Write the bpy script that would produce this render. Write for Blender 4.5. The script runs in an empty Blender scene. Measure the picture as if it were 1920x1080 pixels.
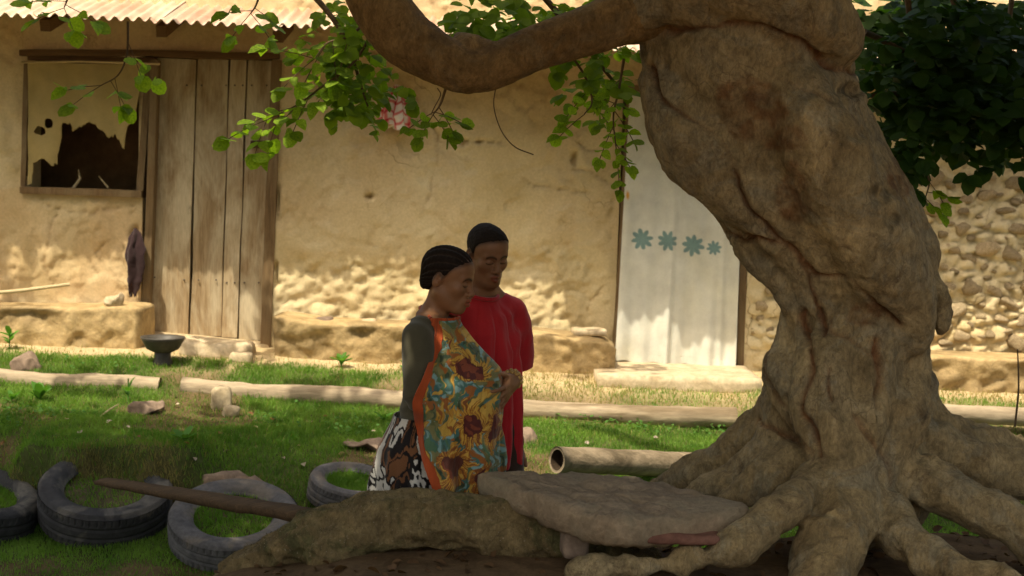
import bpy, math, random
import numpy as np
from mathutils import Vector, Matrix

rng = np.random.default_rng(7)
random.seed(7)
SC = bpy.context.scene
COL = SC.collection

# ------------------------------------------------------------------ camera
FPX = 2700.0                       # focal length in pixels of a 1920 wide picture
PITCH, ROLL = math.radians(4.45), math.radians(1.8)
CAM = np.array([0.0, 0.0, 1.27])
_f = np.array([0, math.cos(PITCH), -math.sin(PITCH)])
_r0 = np.array([1.0, 0, 0]); _u0 = np.array([0, math.sin(PITCH), math.cos(PITCH)])
_u = _u0 * math.cos(ROLL) - _r0 * math.sin(ROLL)
_r = _r0 * math.cos(ROLL) + _u0 * math.sin(ROLL)
cd = bpy.data.cameras.new('camera'); cam = bpy.data.objects.new('camera', cd); COL.objects.link(cam)
cd.sensor_width = 36.0; cd.lens = FPX / 1920 * 36.0
cd.clip_start = 0.05; cd.clip_end = 2000
m = Matrix.Identity(4)
for i in range(3):
    m[i][0], m[i][1], m[i][2], m[i][3] = _r[i], _u[i], -_f[i], CAM[i]
cam.matrix_world = m
cd.dof.use_dof = True; cd.dof.focus_distance = 5.1; cd.dof.aperture_fstop = 5.0
SC.camera = cam

# ------------------------------------------------------------------ light
SUNV = np.array([0.25, 0.40, -1.0]); SUNV /= np.linalg.norm(SUNV)      # travel direction of sunlight
w = bpy.data.worlds.new('World'); SC.world = w; w.use_nodes = True
wn = w.node_tree.nodes; wl = w.node_tree.links
sky = wn.new('ShaderNodeTexSky'); sky.sky_type = 'NISHITA'; sky.sun_disc = False
sky.sun_elevation = math.asin(-SUNV[2]); sky.sun_rotation = math.atan2(-SUNV[0], -SUNV[1])
sky.dust_density = 6.0; sky.air_density = 1.0; sky.ozone_density = 0.3
tint = wn.new('ShaderNodeMix'); tint.data_type = 'RGBA'; tint.blend_type = 'MULTIPLY'; tint.inputs[0].default_value = 1.0; tint.inputs[7].default_value = (1.0, 0.94, 0.80, 1)   # dusty, warm-balanced sky
wl.new(sky.outputs[0], tint.inputs[6]); wl.new(tint.outputs[2], wn['Background'].inputs[0]); wn['Background'].inputs[1].default_value = 0.15
sl = bpy.data.lights.new('sun', 'SUN'); so = bpy.data.objects.new('sun', sl); COL.objects.link(so)
sl.energy = 3.0; sl.angle = math.radians(0.55); sl.color = (1.0, 0.89, 0.68)
so.rotation_euler = Vector(SUNV.tolist()).to_track_quat('-Z', 'Y').to_euler(); so.location = (-2, -3, 9)
SC.view_settings.view_transform = 'Standard'; SC.view_settings.look = 'None'
SC.view_settings.exposure = 0.85; SC.view_settings.gamma = 1.0
SC.render.engine = 'CYCLES'
SC.cycles.max_bounces = 8; SC.cycles.diffuse_bounces = 5; SC.cycles.transmission_bounces = 4
SC.cycles.transparent_max_bounces = 8; SC.cycles.use_denoising = True

# ------------------------------------------------------------------ maths helpers
def P(x, y, Y):
    """world point seen at photograph pixel (x, y) on the plane at depth Y"""
    d = _f + (x - 960) / FPX * _r + (540 - y) / FPX * _u
    return CAM + d * (Y / d[1])
def proj(V):
    d = np.asarray(V) - CAM
    z = d @ _f
    return 960 + FPX * (d @ _r) / z, 540 - FPX * (d @ _u) / z
def ppm(Y): return FPX / Y

def _hash(ix, iy, iz, seed):
    h = (ix.astype(np.uint32) * np.uint32(374761393) + iy.astype(np.uint32) * np.uint32(668265263)
         + iz.astype(np.uint32) * np.uint32(2246822519) + np.uint32((seed * 3266489917) & 0xffffffff))
    h = (h ^ (h >> np.uint32(13))) * np.uint32(1274126177)
    h = h ^ (h >> np.uint32(16))
    return h.astype(np.float32) / np.float32(4294967295.0)
def vnoise(Q, seed=0):
    Q = np.asarray(Q, dtype=np.float32); q = np.floor(Q); t = Q - q
    i = q.astype(np.int64); t = t * t * t * (t * (t * 6 - 15) + 10)
    x, y, z = i[..., 0], i[..., 1], i[..., 2]; a, b, c = t[..., 0], t[..., 1], t[..., 2]
    def H(dx, dy, dz): return _hash(x + dx, y + dy, z + dz, seed)
    x00 = H(0,0,0) * (1 - a) + H(1,0,0) * a; x10 = H(0,1,0) * (1 - a) + H(1,1,0) * a
    x01 = H(0,0,1) * (1 - a) + H(1,0,1) * a; x11 = H(0,1,1) * (1 - a) + H(1,1,1) * a
    return ((x00 * (1 - b) + x10 * b) * (1 - c) + (x01 * (1 - b) + x11 * b) * c) * 2 - 1
def fbm(Q, octv=4, seed=0, gain=0.5):
    Q = np.asarray(Q, dtype=np.float32); s = 0; a = 1.0; n = 0
    for k in range(octv):
        s = s + a * vnoise(Q * (2.03 ** k) + 17.3 * k, seed + k); n += a; a *= gain
    return s / n
def worley(Q, seed=0):
    """distance to nearest and second feature point, and a cell value"""
    Q = np.asarray(Q, dtype=np.float32); q = np.floor(Q).astype(np.int64)
    d1 = np.full(Q.shape[:-1], 9.0, np.float32); d2 = d1.copy(); cid = np.zeros_like(d1)
    for dx in (-1, 0, 1):
        for dy in (-1, 0, 1):
            for dz in (-1, 0, 1):
                c = q + np.array([dx, dy, dz])
                f = np.stack([_hash(c[..., 0], c[..., 1], c[..., 2], seed + s) for s in (1, 2, 3)], -1)
                d = np.sqrt((((c + f) - Q) ** 2).sum(-1))
                new = d < d1
                d2 = np.where(new, d1, np.minimum(d2, d)); cid = np.where(new, f[..., 0], cid)
                d1 = np.where(new, d, d1)
    return d1, d2, cid
def sstep(a, b, x):
    t = np.clip((np.asarray(x, float) - a) / (b - a), 0, 1); return t * t * (3 - 2 * t)
def catmull(pts, n=6):
    """resample a control polyline of arbitrary dimension smoothly"""
    p = np.asarray(pts, float)
    if len(p) < 3: return np.array([p[0] + (p[-1] - p[0]) * t for t in np.linspace(0, 1, n + 1)])
    q = np.vstack([2 * p[0] - p[1], p, 2 * p[-1] - p[-2]]); out = []
    for i in range(1, len(q) - 2):
        for t in np.arange(n) / n:
            a, b, c, d = q[i - 1], q[i], q[i + 1], q[i + 2]
            out.append(0.5 * ((2 * b) + (-a + c) * t + (2 * a - 5 * b + 4 * c - d) * t ** 2 + (-a + 3 * b - 3 * c + d) * t ** 3))
    out.append(p[-1]); return np.array(out)
def seg_dist2d(x, y, line):
    """distance of 2-D points to a polyline"""
    best = np.full(np.shape(x), 1e9)
    for (ax, ay), (bx, by) in zip(line[:-1], line[1:]):
        vx, vy = bx - ax, by - ay; L = vx * vx + vy * vy + 1e-9
        t = np.clip(((x - ax) * vx + (y - ay) * vy) / L, 0, 1)
        best = np.minimum(best, np.hypot(x - ax - t * vx, y - ay - t * vy))
    return best

# ------------------------------------------------------------------ object helpers
def mesh_from(name, V, faces, smooth=True, col=None):
    V = np.asarray(V, dtype=np.float32)
    me = bpy.data.meshes.new(name)
    if isinstance(faces, np.ndarray):
        n, k = faces.shape
        me.vertices.add(len(V)); me.vertices.foreach_set('co', V.ravel())
        me.loops.add(n * k); me.loops.foreach_set('vertex_index', faces.astype(np.int32).ravel())
        me.polygons.add(n); me.polygons.foreach_set('loop_start', np.arange(0, n * k, k, dtype=np.int32))
        me.update(calc_edges=True)
    else:
        me.from_pydata(V.tolist(), [], [list(map(int, f)) for f in faces]); me.update()
    me.polygons.foreach_set('use_smooth', np.full(len(me.polygons), smooth))
    if col is not None:
        c = np.ones((len(V), 4), np.float32); c[:, :3] = np.clip(np.asarray(col), 0, 1)
        at = me.color_attributes.new('col', 'FLOAT_COLOR', 'POINT'); at.data.foreach_set('color', c.ravel())
    me.validate()
    return me
def wloc(o):
    v = np.zeros(3)
    while o is not None:
        v = v + np.array(o.location); o = o.parent
    return v
def mk(name, V, faces, mat, parent=None, smooth=True, col=None, base=None, local=False):
    """one mesh object; V in world space (local=True: in the parent's space)"""
    V = np.asarray(V, float)
    if local: off = np.zeros(3)
    elif parent is not None: off = wloc(parent)
    else:
        off = np.array(base) if base is not None else np.array([V[:, 0].mean(), V[:, 1].mean(), V[:, 2].min()])
    me = mesh_from(name, V - off, faces, smooth, col)
    if mat is not None: me.materials.append(mat)
    o = bpy.data.objects.new(name, me); COL.objects.link(o)
    if parent is not None: o.parent = parent
    elif not local: o.location = off
    return o
def empty(name, loc, rz=0.0):
    o = bpy.data.objects.new(name, None); COL.objects.link(o)
    o.location = [float(c) for c in loc]; o.rotation_euler = (0, 0, rz); o.empty_display_size = 0.1
    return o
def tag(o, label=None, cat=None, group=None, kind=None):
    if label: o['label'] = label
    if cat: o['category'] = cat
    if group: o['group'] = group
    if kind: o['kind'] = kind
    return o

def grid_faces(nu, nv, wrap_u=False, wrap_v=False):
    """quads of an nu x nv vertex grid (index = i*nv + j)"""
    I = np.arange(nu if wrap_u else nu - 1); J = np.arange(nv if wrap_v else nv - 1)
    i, j = np.meshgrid(I, J, indexing='ij'); i2 = (i + 1) % nu; j2 = (j + 1) % nv
    return np.stack([i * nv + j, i2 * nv + j, i2 * nv + j2, i * nv + j2], -1).reshape(-1, 4)
def tube(pts, radii, nseg=10, noise=0.0, nscale=8.0, seed=0, caps=True):
    """swept tube along a polyline, returns V, faces(list)"""
    pts = np.asarray(pts, float); n = len(pts); radii = np.broadcast_to(np.asarray(radii, float), (n,))
    T = np.gradient(pts, axis=0); T /= np.linalg.norm(T, axis=1)[:, None] + 1e-12
    ref = np.array([0.0, 0, 1]) if abs(T[0, 2]) < 0.9 else np.array([1.0, 0, 0])
    V = []; N = np.cross(T[0], ref); N /= np.linalg.norm(N)
    for i in range(n):
        N = N - T[i] * (N @ T[i]); N /= np.linalg.norm(N) + 1e-12; B = np.cross(T[i], N)
        a = np.arange(nseg) * 2 * math.pi / nseg
        V.append(pts[i] + radii[i] * (np.cos(a)[:, None] * N + np.sin(a)[:, None] * B))
    V = np.array(V)
    if noise:
        d = V - pts[:, None]; V = pts[:, None] + d * (1 + noise * fbm(V * nscale, 3, seed)[..., None])
    V = V.reshape(-1, 3); F = grid_faces(n, nseg, wrap_v=True)[:, ::-1].tolist()
    if caps:
        V = np.vstack([V, pts[0], pts[-1]]); a, b = n * nseg, n * nseg + 1
        for j in range(nseg):
            F.append([a, j, (j + 1) % nseg]); F.append([b, (n - 1) * nseg + (j + 1) % nseg, (n - 1) * nseg + j])
    return V, F
def lathe(prof, n=32):
    """revolve (r, z) profile about z"""
    a = np.arange(n) * 2 * math.pi / n; prof = np.asarray(prof, float)
    V = np.stack([prof[:, 0:1] * np.cos(a), prof[:, 0:1] * np.sin(a), np.repeat(prof[:, 1:2], n, 1)], -1).reshape(-1, 3)
    return V, grid_faces(len(prof), n, wrap_v=True)[:, ::-1]
def join(parts):
    V, F, o = [], [], 0
    for v, f in parts:
        V.append(np.asarray(v)); F += [[int(i) + o for i in q] for q in f]; o += len(v)
    return np.vstack(V), F
def block(size, n=(6, 3, 3), noise=0.01, nscale=6.0, seed=0, rnd=0.15):
    """rounded, uneven box centred on 0 (size full lengths); used for stones, benches, boards"""
    n = list(n); faces = []; V = []; idx = {}
    def vid(i, j, k):
        key = (i, j, k)
        if key not in idx: idx[key] = len(V); V.append(((i / n[0]) * 2 - 1, (j / n[1]) * 2 - 1, (k / n[2]) * 2 - 1))
        return idx[key]
    for i in range(n[0]):
        for j in range(n[1]):
            faces.append([vid(i,j,0), vid(i,j+1,0), vid(i+1,j+1,0), vid(i+1,j,0)])
            faces.append([vid(i,j,n[2]), vid(i+1,j,n[2]), vid(i+1,j+1,n[2]), vid(i,j+1,n[2])])
    for i in range(n[0]):
        for k in range(n[2]):
            faces.append([vid(i,0,k), vid(i+1,0,k), vid(i+1,0,k+1), vid(i,0,k+1)])
            faces.append([vid(i,n[1],k), vid(i,n[1],k+1), vid(i+1,n[1],k+1), vid(i+1,n[1],k)])
    for j in range(n[1]):
        for k in range(n[2]):
            faces.append([vid(0,j,k), vid(0,j,k+1), vid(0,j+1,k+1), vid(0,j+1,k)])
            faces.append([vid(n[0],j,k), vid(n[0],j+1,k), vid(n[0],j+1,k+1), vid(n[0],j,k+1)])
    V = np.array(V, float); h = np.array(size) / 2; W = V * h
    r = rnd * min(size); core = np.clip(W, -(h - r), h - r); d = W - core
    L = np.linalg.norm(d, axis=1)[:, None]; W = core + np.where(L > 1e-9, d / np.maximum(L, 1e-9) * np.minimum(L, r), 0)
    if noise:
        off = np.stack([fbm(W * nscale + s * 31.7, 3, seed + s) for s in range(3)], -1); W = W + off * noise
    return W, faces
def rotm(rx=0, ry=0, rz=0):
    return np.array(Matrix.Rotation(rz, 3, 'Z') @ Matrix.Rotation(ry, 3, 'Y') @ Matrix.Rotation(rx, 3, 'X'))

# ------------------------------------------------------------------ signed-distance modelling
class Sdf:
    """list of smooth-blended primitives; evaluated on points or meshed with surface nets"""
    def __init__(s): s.p = []
    def add(s, fn, lo, hi, k, op='u'): s.p.append((fn, np.asarray(lo, float), np.asarray(hi, float), k, op)); return s
    def cap(s, a, b, ra, rb, k=0.02, op='u'):
        a = np.asarray(a, float); b = np.asarray(b, float); ba = b - a; L = float(ba @ ba) + 1e-12
        def fn(Q):
            pa = Q - a.astype(np.float32)
            h = np.clip((pa @ ba.astype(np.float32)) / np.float32(L), 0, 1)
            return np.sqrt(((pa - h[..., None] * ba.astype(np.float32)) ** 2).sum(-1)) - (ra + (rb - ra) * h).astype(np.float32)
        R = max(ra, rb); return s.add(fn, np.minimum(a, b) - R, np.maximum(a, b) + R, k, op)
    def chain(s, pts, k=0.02, n=0, op='u'):
        p = np.asarray(pts, float)
        if n: p = catmull(p, n)
        for a, b in zip(p[:-1], p[1:]): s.cap(a[:3], b[:3], a[3], b[3], k, op)
        return s
    def ell(s, c, r, k=0.02, R=None, op='u'):
        c = np.asarray(c, float).astype(np.float32); r = np.asarray(r, float).astype(np.float32)
        M = None if R is None else np.asarray(R, float).astype(np.float32)
        def fn(Q):
            q = Q - c
            if M is not None: q = q @ M
            k0 = np.sqrt(((q / r) ** 2).sum(-1)); k1 = np.sqrt(((q / (r * r)) ** 2).sum(-1))
            return k0 * (k0 - 1) / np.maximum(k1, 1e-6)
        m_ = float(max(r)); return s.add(fn, c - m_, c + m_, k, op)
    def column(s, tab, k=0.02, op='u'):
        """tab rows: z, half width, half depth, centre x, centre y (rounded elliptical column)"""
        t = np.asarray(tab, float); t = t[np.argsort(t[:, 0])]; t[0, 0] -= 0; z0, z1 = t[0, 0], t[-1, 0]
        def fn(Q):
            z = Q[..., 2]; a = np.interp(z, t[:, 0], t[:, 1]); b = np.interp(z, t[:, 0], t[:, 2])
            x = Q[..., 0] - np.interp(z, t[:, 0], t[:, 3]); y = Q[..., 1] - np.interp(z, t[:, 0], t[:, 4])
            q = np.sqrt((x / a) ** 2 + (y / b) ** 2); g = np.sqrt((x / a ** 2) ** 2 + (y / b ** 2) ** 2)
            d = q * (q - 1) / np.maximum(g, 1e-6); dz = np.maximum(z0 - z, z - z1)
            return np.maximum(d, dz).astype(np.float32)
        R = np.max(t[:, 1:3]) + np.max(np.abs(t[:, 3:5]))
        return s.add(fn, (-R, -R, z0), (R, R, z1), k, op)
    @staticmethod
    def blend(f, d, k, op):
        if op == 'u':
            h = np.maximum(k - np.abs(f - d), 0) / k; return np.minimum(f, d) - h * h * (k * 0.25)
        d = -d; h = np.maximum(k - np.abs(f - d), 0) / k; return np.maximum(f, d) + h * h * (k * 0.25)
    def at(s, Q):
        Q = np.asarray(Q, np.float32); f = np.full(Q.shape[:-1], 1.0, np.float32)
        for fn, lo, hi, k, op in s.p: f = s.blend(f, fn(Q), k, op)
        return f
    def grad(s, Q, e=0.002):
        Q = np.asarray(Q, float); g = []
        for i in range(3):
            d = np.zeros(3); d[i] = e; g.append(s.at(Q + d) - s.at(Q - d))
        g = np.stack(g, -1); return g / (np.linalg.norm(g, axis=-1, keepdims=True) + 1e-9)
    def mesh(s, lo, hi, res, disp=None, band=0.06, pad=0.05):
        lo = np.asarray(lo, float); hi = np.asarray(hi, float)
        n = np.ceil((hi - lo) / res).astype(int) + 1
        ax = [(lo[i] + res * np.arange(n[i])).astype(np.float32) for i in range(3)]
        f = np.full(n, 1.0, np.float32)
        for fn, a, b, k, op in s.p:
            i0 = np.clip(np.floor((a - k - pad - lo) / res).astype(int), 0, n); i1 = np.clip(np.ceil((b + k + pad - lo) / res).astype(int) + 1, 0, n)
            if np.any(i1 <= i0): continue
            sl_ = tuple(slice(i0[i], i1[i]) for i in range(3))
            Q = np.stack(np.meshgrid(*[ax[i][sl_[i]] for i in range(3)], indexing='ij'), -1)
            f[sl_] = s.blend(f[sl_], fn(Q), k, op)
        if disp is not None:
            I = np.nonzero(np.abs(f) < band)
            Q = np.stack([ax[i][I[i]] for i in range(3)], -1)
            f[I] = f[I] + disp(Q).astype(np.float32)
        f[0], f[-1] = np.maximum(f[0], .5 * res), np.maximum(f[-1], .5 * res)
        f[:, 0], f[:, -1] = np.maximum(f[:, 0], .5 * res), np.maximum(f[:, -1], .5 * res)
        f[:, :, 0], f[:, :, -1] = np.maximum(f[:, :, 0], .5 * res), np.maximum(f[:, :, -1], .5 * res)
        return surface_net(f, lo, res)
def surface_net(f, lo, res):
    n = np.array(f.shape); ins = f < 0
    c = [slice(None, -1), slice(1, None)]
    cnt = sum(ins[c[i], c[j], c[k]].astype(np.int8) for i in (0, 1) for j in (0, 1) for k in (0, 1))
    act = (cnt > 0) & (cnt < 8); idx = np.full(act.shape, -1, np.int64); A = np.argwhere(act); idx[act] = np.arange(len(A))
    cor = {}
    for i in (0, 1):
        for j in (0, 1):
            for k in (0, 1): cor[i, j, k] = f[A[:, 0] + i, A[:, 1] + j, A[:, 2] + k]
    S = np.zeros((len(A), 3)); W = np.zeros(len(A))
    for a in cor:
        for axis in range(3):
            if a[axis] == 1: continue
            b = list(a); b[axis] = 1; fa, fb = cor[a], cor[tuple(b)]
            x = (fa < 0) != (fb < 0); t = np.where(x, fa / np.where(x, fa - fb, 1), 0)
            pnt = np.tile(np.array(a, float), (len(A), 1)); pnt[:, axis] += t
            S += pnt * x[:, None]; W += x
    V = lo + res * (A + S / W[:, None]); F = []
    for axis in range(3):
        s0 = [slice(None)] * 3; s1 = [slice(None)] * 3; s0[axis] = slice(None, -1); s1[axis] = slice(1, None)
        a, b = ins[tuple(s0)], ins[tuple(s1)]; e = a != b; u, v = (axis + 1) % 3, (axis + 2) % 3
        E = np.argwhere(e); E = E[(E[:, u] > 0) & (E[:, v] > 0) & (E[:, u] < n[u] - 1) & (E[:, v] < n[v] - 1)]
        fl = a[tuple(E.T)]; q = []
        for du, dv in ((1, 1), (0, 1), (0, 0), (1, 0)):
            G = E.copy(); G[:, u] -= du; G[:, v] -= dv; q.append(idx[tuple(G.T)])
        q = np.stack(q, -1); q[~fl] = q[~fl][:, ::-1]; F.append(q)
    return V, np.vstack(F)
def vnormals(V, F):
    a, b, c, d = (V[F[:, i]] for i in range(4)); n = np.cross(c - a, d - b); N = np.zeros_like(V)
    for i in range(4): np.add.at(N, F[:, i], n)
    return N / (np.linalg.norm(N, axis=1)[:, None] + 1e-12)
# ------------------------------------------------------------------ materials
def nt(name):
    m_ = bpy.data.materials.new(name); m_.use_nodes = True
    return m_, m_.node_tree.nodes, m_.node_tree.links, m_.node_tree.nodes['Principled BSDF']
def lin(c):
    """sRGB 0-255 to linear"""
    c = np.asarray(c, float) / 255.0
    return tuple(np.where(c <= 0.04045, c / 12.92, ((c + 0.055) / 1.055) ** 2.4))
def mix(n, l, a, b, fac, blend='MIX'):
    x = n.new('ShaderNodeMix'); x.data_type = 'RGBA'; x.blend_type = blend
    for sock, val in ((x.inputs[0], fac), (x.inputs[6], a), (x.inputs[7], b)):
        if hasattr(val, 'is_linked'): l.new(val, sock)
        elif isinstance(val, (int, float)): sock.default_value = val
        else: sock.default_value = (*val[:3], 1)
    return x.outputs[2]
def tex(n, l, scale, detail=6, rough=0.6, stretch=(1, 1, 1), dist=0.0, kind='noise', feature='F1'):
    tc = n.new('ShaderNodeTexCoord'); mp = n.new('ShaderNodeMapping'); mp.inputs['Scale'].default_value = stretch
    l.new(tc.outputs['Object'], mp.inputs['Vector'])
    if kind == 'noise':
        t = n.new('ShaderNodeTexNoise'); t.inputs['Detail'].default_value = detail; t.inputs['Roughness'].default_value = rough
        t.inputs['Distortion'].default_value = dist; out = t.outputs['Fac']
    else:
        t = n.new('ShaderNodeTexVoronoi'); t.feature = feature; out = t.outputs['Distance']
    t.inputs['Scale'].default_value = scale; l.new(mp.outputs[0], t.inputs['Vector']); return out
def ramp(n, l, src, stops):
    r = n.new('ShaderNodeValToRGB'); e = r.color_ramp.elements
    while len(e) < len(stops): e.new(0.5)
    for el, (p_, c) in zip(e, stops):
        el.position = p_; el.color = (*((c,) * 3 if isinstance(c, (int, float)) else c[:3]), 1)
    l.new(src, r.inputs[0]); return r.outputs[0]
def bumps(n, l, bs, layers):
    """layers: (height socket, strength, distance)"""
    prev = None
    for h, st, dist in layers:
        b = n.new('ShaderNodeBump'); b.inputs['Strength'].default_value = st; b.inputs['Distance'].default_value = dist
        l.new(h, b.inputs['Height'])
        if prev is not None: l.new(prev, b.inputs['Normal'])
        prev = b.outputs[0]
    l.new(prev, bs.inputs['Normal'])
def grain(name, c0, c1, scale=8, stretch=(1, 1, 1), rough=0.85, bump=0.3, bdist=0.004, fine=4.0, attr=False, var=0.0, spec=0.3, c2=None, sheen=0.0):
    """two-tone noisy surface with fine relief; attr multiplies the 'col' vertex colours"""
    m_, n, l, bs = nt(name)
    t1 = tex(n, l, scale, 8, 0.65, stretch, 0.4); t2 = tex(n, l, scale * fine, 6, 0.7, stretch)
    c = ramp(n, l, t1, [(0.32, c0), (0.68, c1)])
    if c2 is not None:
        t3 = tex(n, l, scale * 0.35, 4, 0.6, stretch, 0.8); c = mix(n, l, c, c2, ramp(n, l, t3, [(0.5, 0.0), (0.62, 1.0)]))
    c = mix(n, l, c, ramp(n, l, t2, [(0.25, 0.6), (0.7, 1.15)]), 0.8, 'MULTIPLY')
    if attr:
        a = n.new('ShaderNodeVertexColor'); a.layer_name = 'col'; c = mix(n, l, c, a.outputs[0], 1.0, 'MULTIPLY')
    if var:
        oi = n.new('ShaderNodeObjectInfo'); c = mix(n, l, c, ramp(n, l, oi.outputs['Random'], [(0, 1 - var), (1, 1 + var * .6)]), 1.0, 'MULTIPLY')
    l.new(c, bs.inputs['Base Color']); bs.inputs['Roughness'].default_value = rough; bs.inputs['Specular IOR Level'].default_value = spec
    bumps(n, l, bs, [(t1, bump, bdist * 3), (t2, bump, bdist)]); return m_

def mud_material(name, rough_area=False):
    m_, n, l, bs = nt(name)
    big = tex(n, l, 1.3, 5, 0.6, dist=0.6); mid = tex(n, l, 7, 8, 0.7, dist=0.3); fine = tex(n, l, 60, 6, 0.7)
    c = ramp(n, l, big, [(0.3, (0.58, 0.47, 0.255)), (0.5, (0.69, 0.575, 0.345)), (0.72, (0.77, 0.67, 0.44))])
    c = mix(n, l, c, (0.42, 0.27, 0.10), ramp(n, l, mid, [(0.58, 0.0), (0.75, 0.55)]))
    c = mix(n, l, c, ramp(n, l, fine, [(0.2, 0.72), (0.75, 1.1)]), 0.8, 'MULTIPLY')
    # drying cracks: warped cell borders, thinned out by a broad mask
    tc = n.new('ShaderNodeTexCoord'); wv = n.new('ShaderNodeTexNoise'); wv.inputs['Scale'].default_value = 3.5; wv.inputs['Detail'].default_value = 5
    l.new(tc.outputs['Object'], wv.inputs['Vector'])
    va = n.new('ShaderNodeVectorMath'); va.operation = 'MULTIPLY_ADD'; va.inputs[1].default_value = (0.45,) * 3
    l.new(wv.outputs['Color'], va.inputs[0]); l.new(tc.outputs['Object'], va.inputs[2])
    vo = n.new('ShaderNodeTexVoronoi'); vo.feature = 'DISTANCE_TO_EDGE'; vo.inputs['Scale'].default_value = 2.6; l.new(va.outputs[0], vo.inputs['Vector'])
    cr = ramp(n, l, vo.outputs['Distance'], [(0.0, 1.0), (0.012, 0.0)])
    msk = ramp(n, l, tex(n, l, 1.1, 3, 0.5), [(0.54, 0.0), (0.66, 0.7)])
    cm = n.new('ShaderNodeMath'); cm.operation = 'MULTIPLY'; l.new(cr, cm.inputs[0]); l.new(msk, cm.inputs[1])
    c = mix(n, l, c, (0.26, 0.16, 0.07), cm.outputs[0])
    a = n.new('ShaderNodeVertexColor'); a.layer_name = 'col'; c = mix(n, l, c, a.outputs[0], 1.0, 'MULTIPLY')
    l.new(c, bs.inputs['Base Color']); bs.inputs['Roughness'].default_value = 0.95; bs.inputs['Specular IOR Level'].default_value = 0.15
    inv = n.new('ShaderNodeMath'); inv.operation = 'SUBTRACT'; inv.inputs[0].default_value = 1; l.new(cm.outputs[0], inv.inputs[1])
    bumps(n, l, bs, [(mid, 0.5, 0.02), (fine, 0.4, 0.004), (inv.outputs[0], 0.7, 0.012)]); return m_

def wood_material(name, c0, c1, axis_stretch=(9, 9, 0.6), grey=None, rough=0.85):
    m_, n, l, bs = nt(name)
    g = tex(n, l, 6, 9, 0.7, axis_stretch, 0.6); f = tex(n, l, 22, 6, 0.7, axis_stretch); b = tex(n, l, 2.2, 5, 0.65, (2.2, 2.2, 0.7), 0.5)
    c = ramp(n, l, g, [(0.3, c0), (0.7, c1)])
    if grey is not None: c = mix(n, l, c, grey, ramp(n, l, b, [(0.42, 0.0), (0.62, 0.85)]))
    c = mix(n, l, c, (0.06, 0.035, 0.015), ramp(n, l, tex(n, l, 5, 7, 0.7, (3.5, 3.5, 0.5), 0.8), [(0.6, 0.0), (0.78, 0.8)]))
    c = mix(n, l, c, ramp(n, l, f, [(0.2, 0.6), (0.7, 1.15)]), 0.8, 'MULTIPLY')
    oi = n.new('ShaderNodeObjectInfo'); c = mix(n, l, c, ramp(n, l, oi.outputs['Random'], [(0, 0.78), (1, 1.12)]), 1.0, 'MULTIPLY')
    l.new(c, bs.inputs['Base Color']); bs.inputs['Roughness'].default_value = rough; bs.inputs['Specular IOR Level'].default_value = 0.25
    bumps(n, l, bs, [(g, 0.5, 0.006), (f, 0.4, 0.003)]); return m_

def leaf_material(name, c0, c1, trans=0.35, var=0.3, scale=3.0):
    m_ = bpy.data.materials.new(name); m_.use_nodes = True; n, l = m_.node_tree.nodes, m_.node_tree.links
    bs = n['Principled BSDF']; t = tex(n, l, scale, 4, 0.6); c = ramp(n, l, t, [(0.3, c0), (0.7, c1)])
    oi = n.new('ShaderNodeObjectInfo'); c = mix(n, l, c, ramp(n, l, oi.outputs['Random'], [(0, 1 - var), (1, 1 + var)]), 1.0, 'MULTIPLY')
    l.new(c, bs.inputs['Base Color']); bs.inputs['Roughness'].default_value = 0.6; bs.inputs['Specular IOR Level'].default_value = 0.15
    tr = n.new('ShaderNodeBsdfTranslucent'); l.new(mix(n, l, c, (1.35, 1.5, 0.5), 1.0, 'MULTIPLY'), tr.inputs[0])
    ms = n.new('ShaderNodeMixShader'); ms.inputs[0].default_value = trans
    l.new(bs.outputs[0], ms.inputs[1]); l.new(tr.outputs[0], ms.inputs[2]); l.new(ms.outputs[0], n['Material Output'].inputs[0]); return m_

def cloth_material(name, c0, rough=0.9, attr=False, weave=420, trans=0.0, sheen=0.2, spec=0.15):
    m_, n, l, bs = nt(name)
    t = tex(n, l, 5, 5, 0.6); wv = tex(n, l, weave, 2, 0.5)
    c = mix(n, l, c0, ramp(n, l, t, [(0.3, 0.82), (0.7, 1.1)]), 1.0, 'MULTIPLY')
    c = mix(n, l, c, ramp(n, l, wv, [(0.3, 0.85), (0.7, 1.08)]), 1.0, 'MULTIPLY')
    if attr:
        a = n.new('ShaderNodeVertexColor'); a.layer_name = 'col'; c = mix(n, l, c, a.outputs[0], 1.0, 'MULTIPLY')
    l.new(c, bs.inputs['Base Color']); bs.inputs['Roughness'].default_value = rough; bs.inputs['Specular IOR Level'].default_value = spec
    bs.inputs['Sheen Weight'].default_value = sheen
    bumps(n, l, bs, [(wv, 0.15, 0.001)])
    if trans:
        tr = n.new('ShaderNodeBsdfTranslucent'); l.new(c, tr.inputs[0]); ms = n.new('ShaderNodeMixShader'); ms.inputs[0].default_value = trans
        l.new(bs.outputs[0], ms.inputs[1]); l.new(tr.outputs[0], ms.inputs[2]); l.new(ms.outputs[0], n['Material Output'].inputs[0])
    return m_
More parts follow.
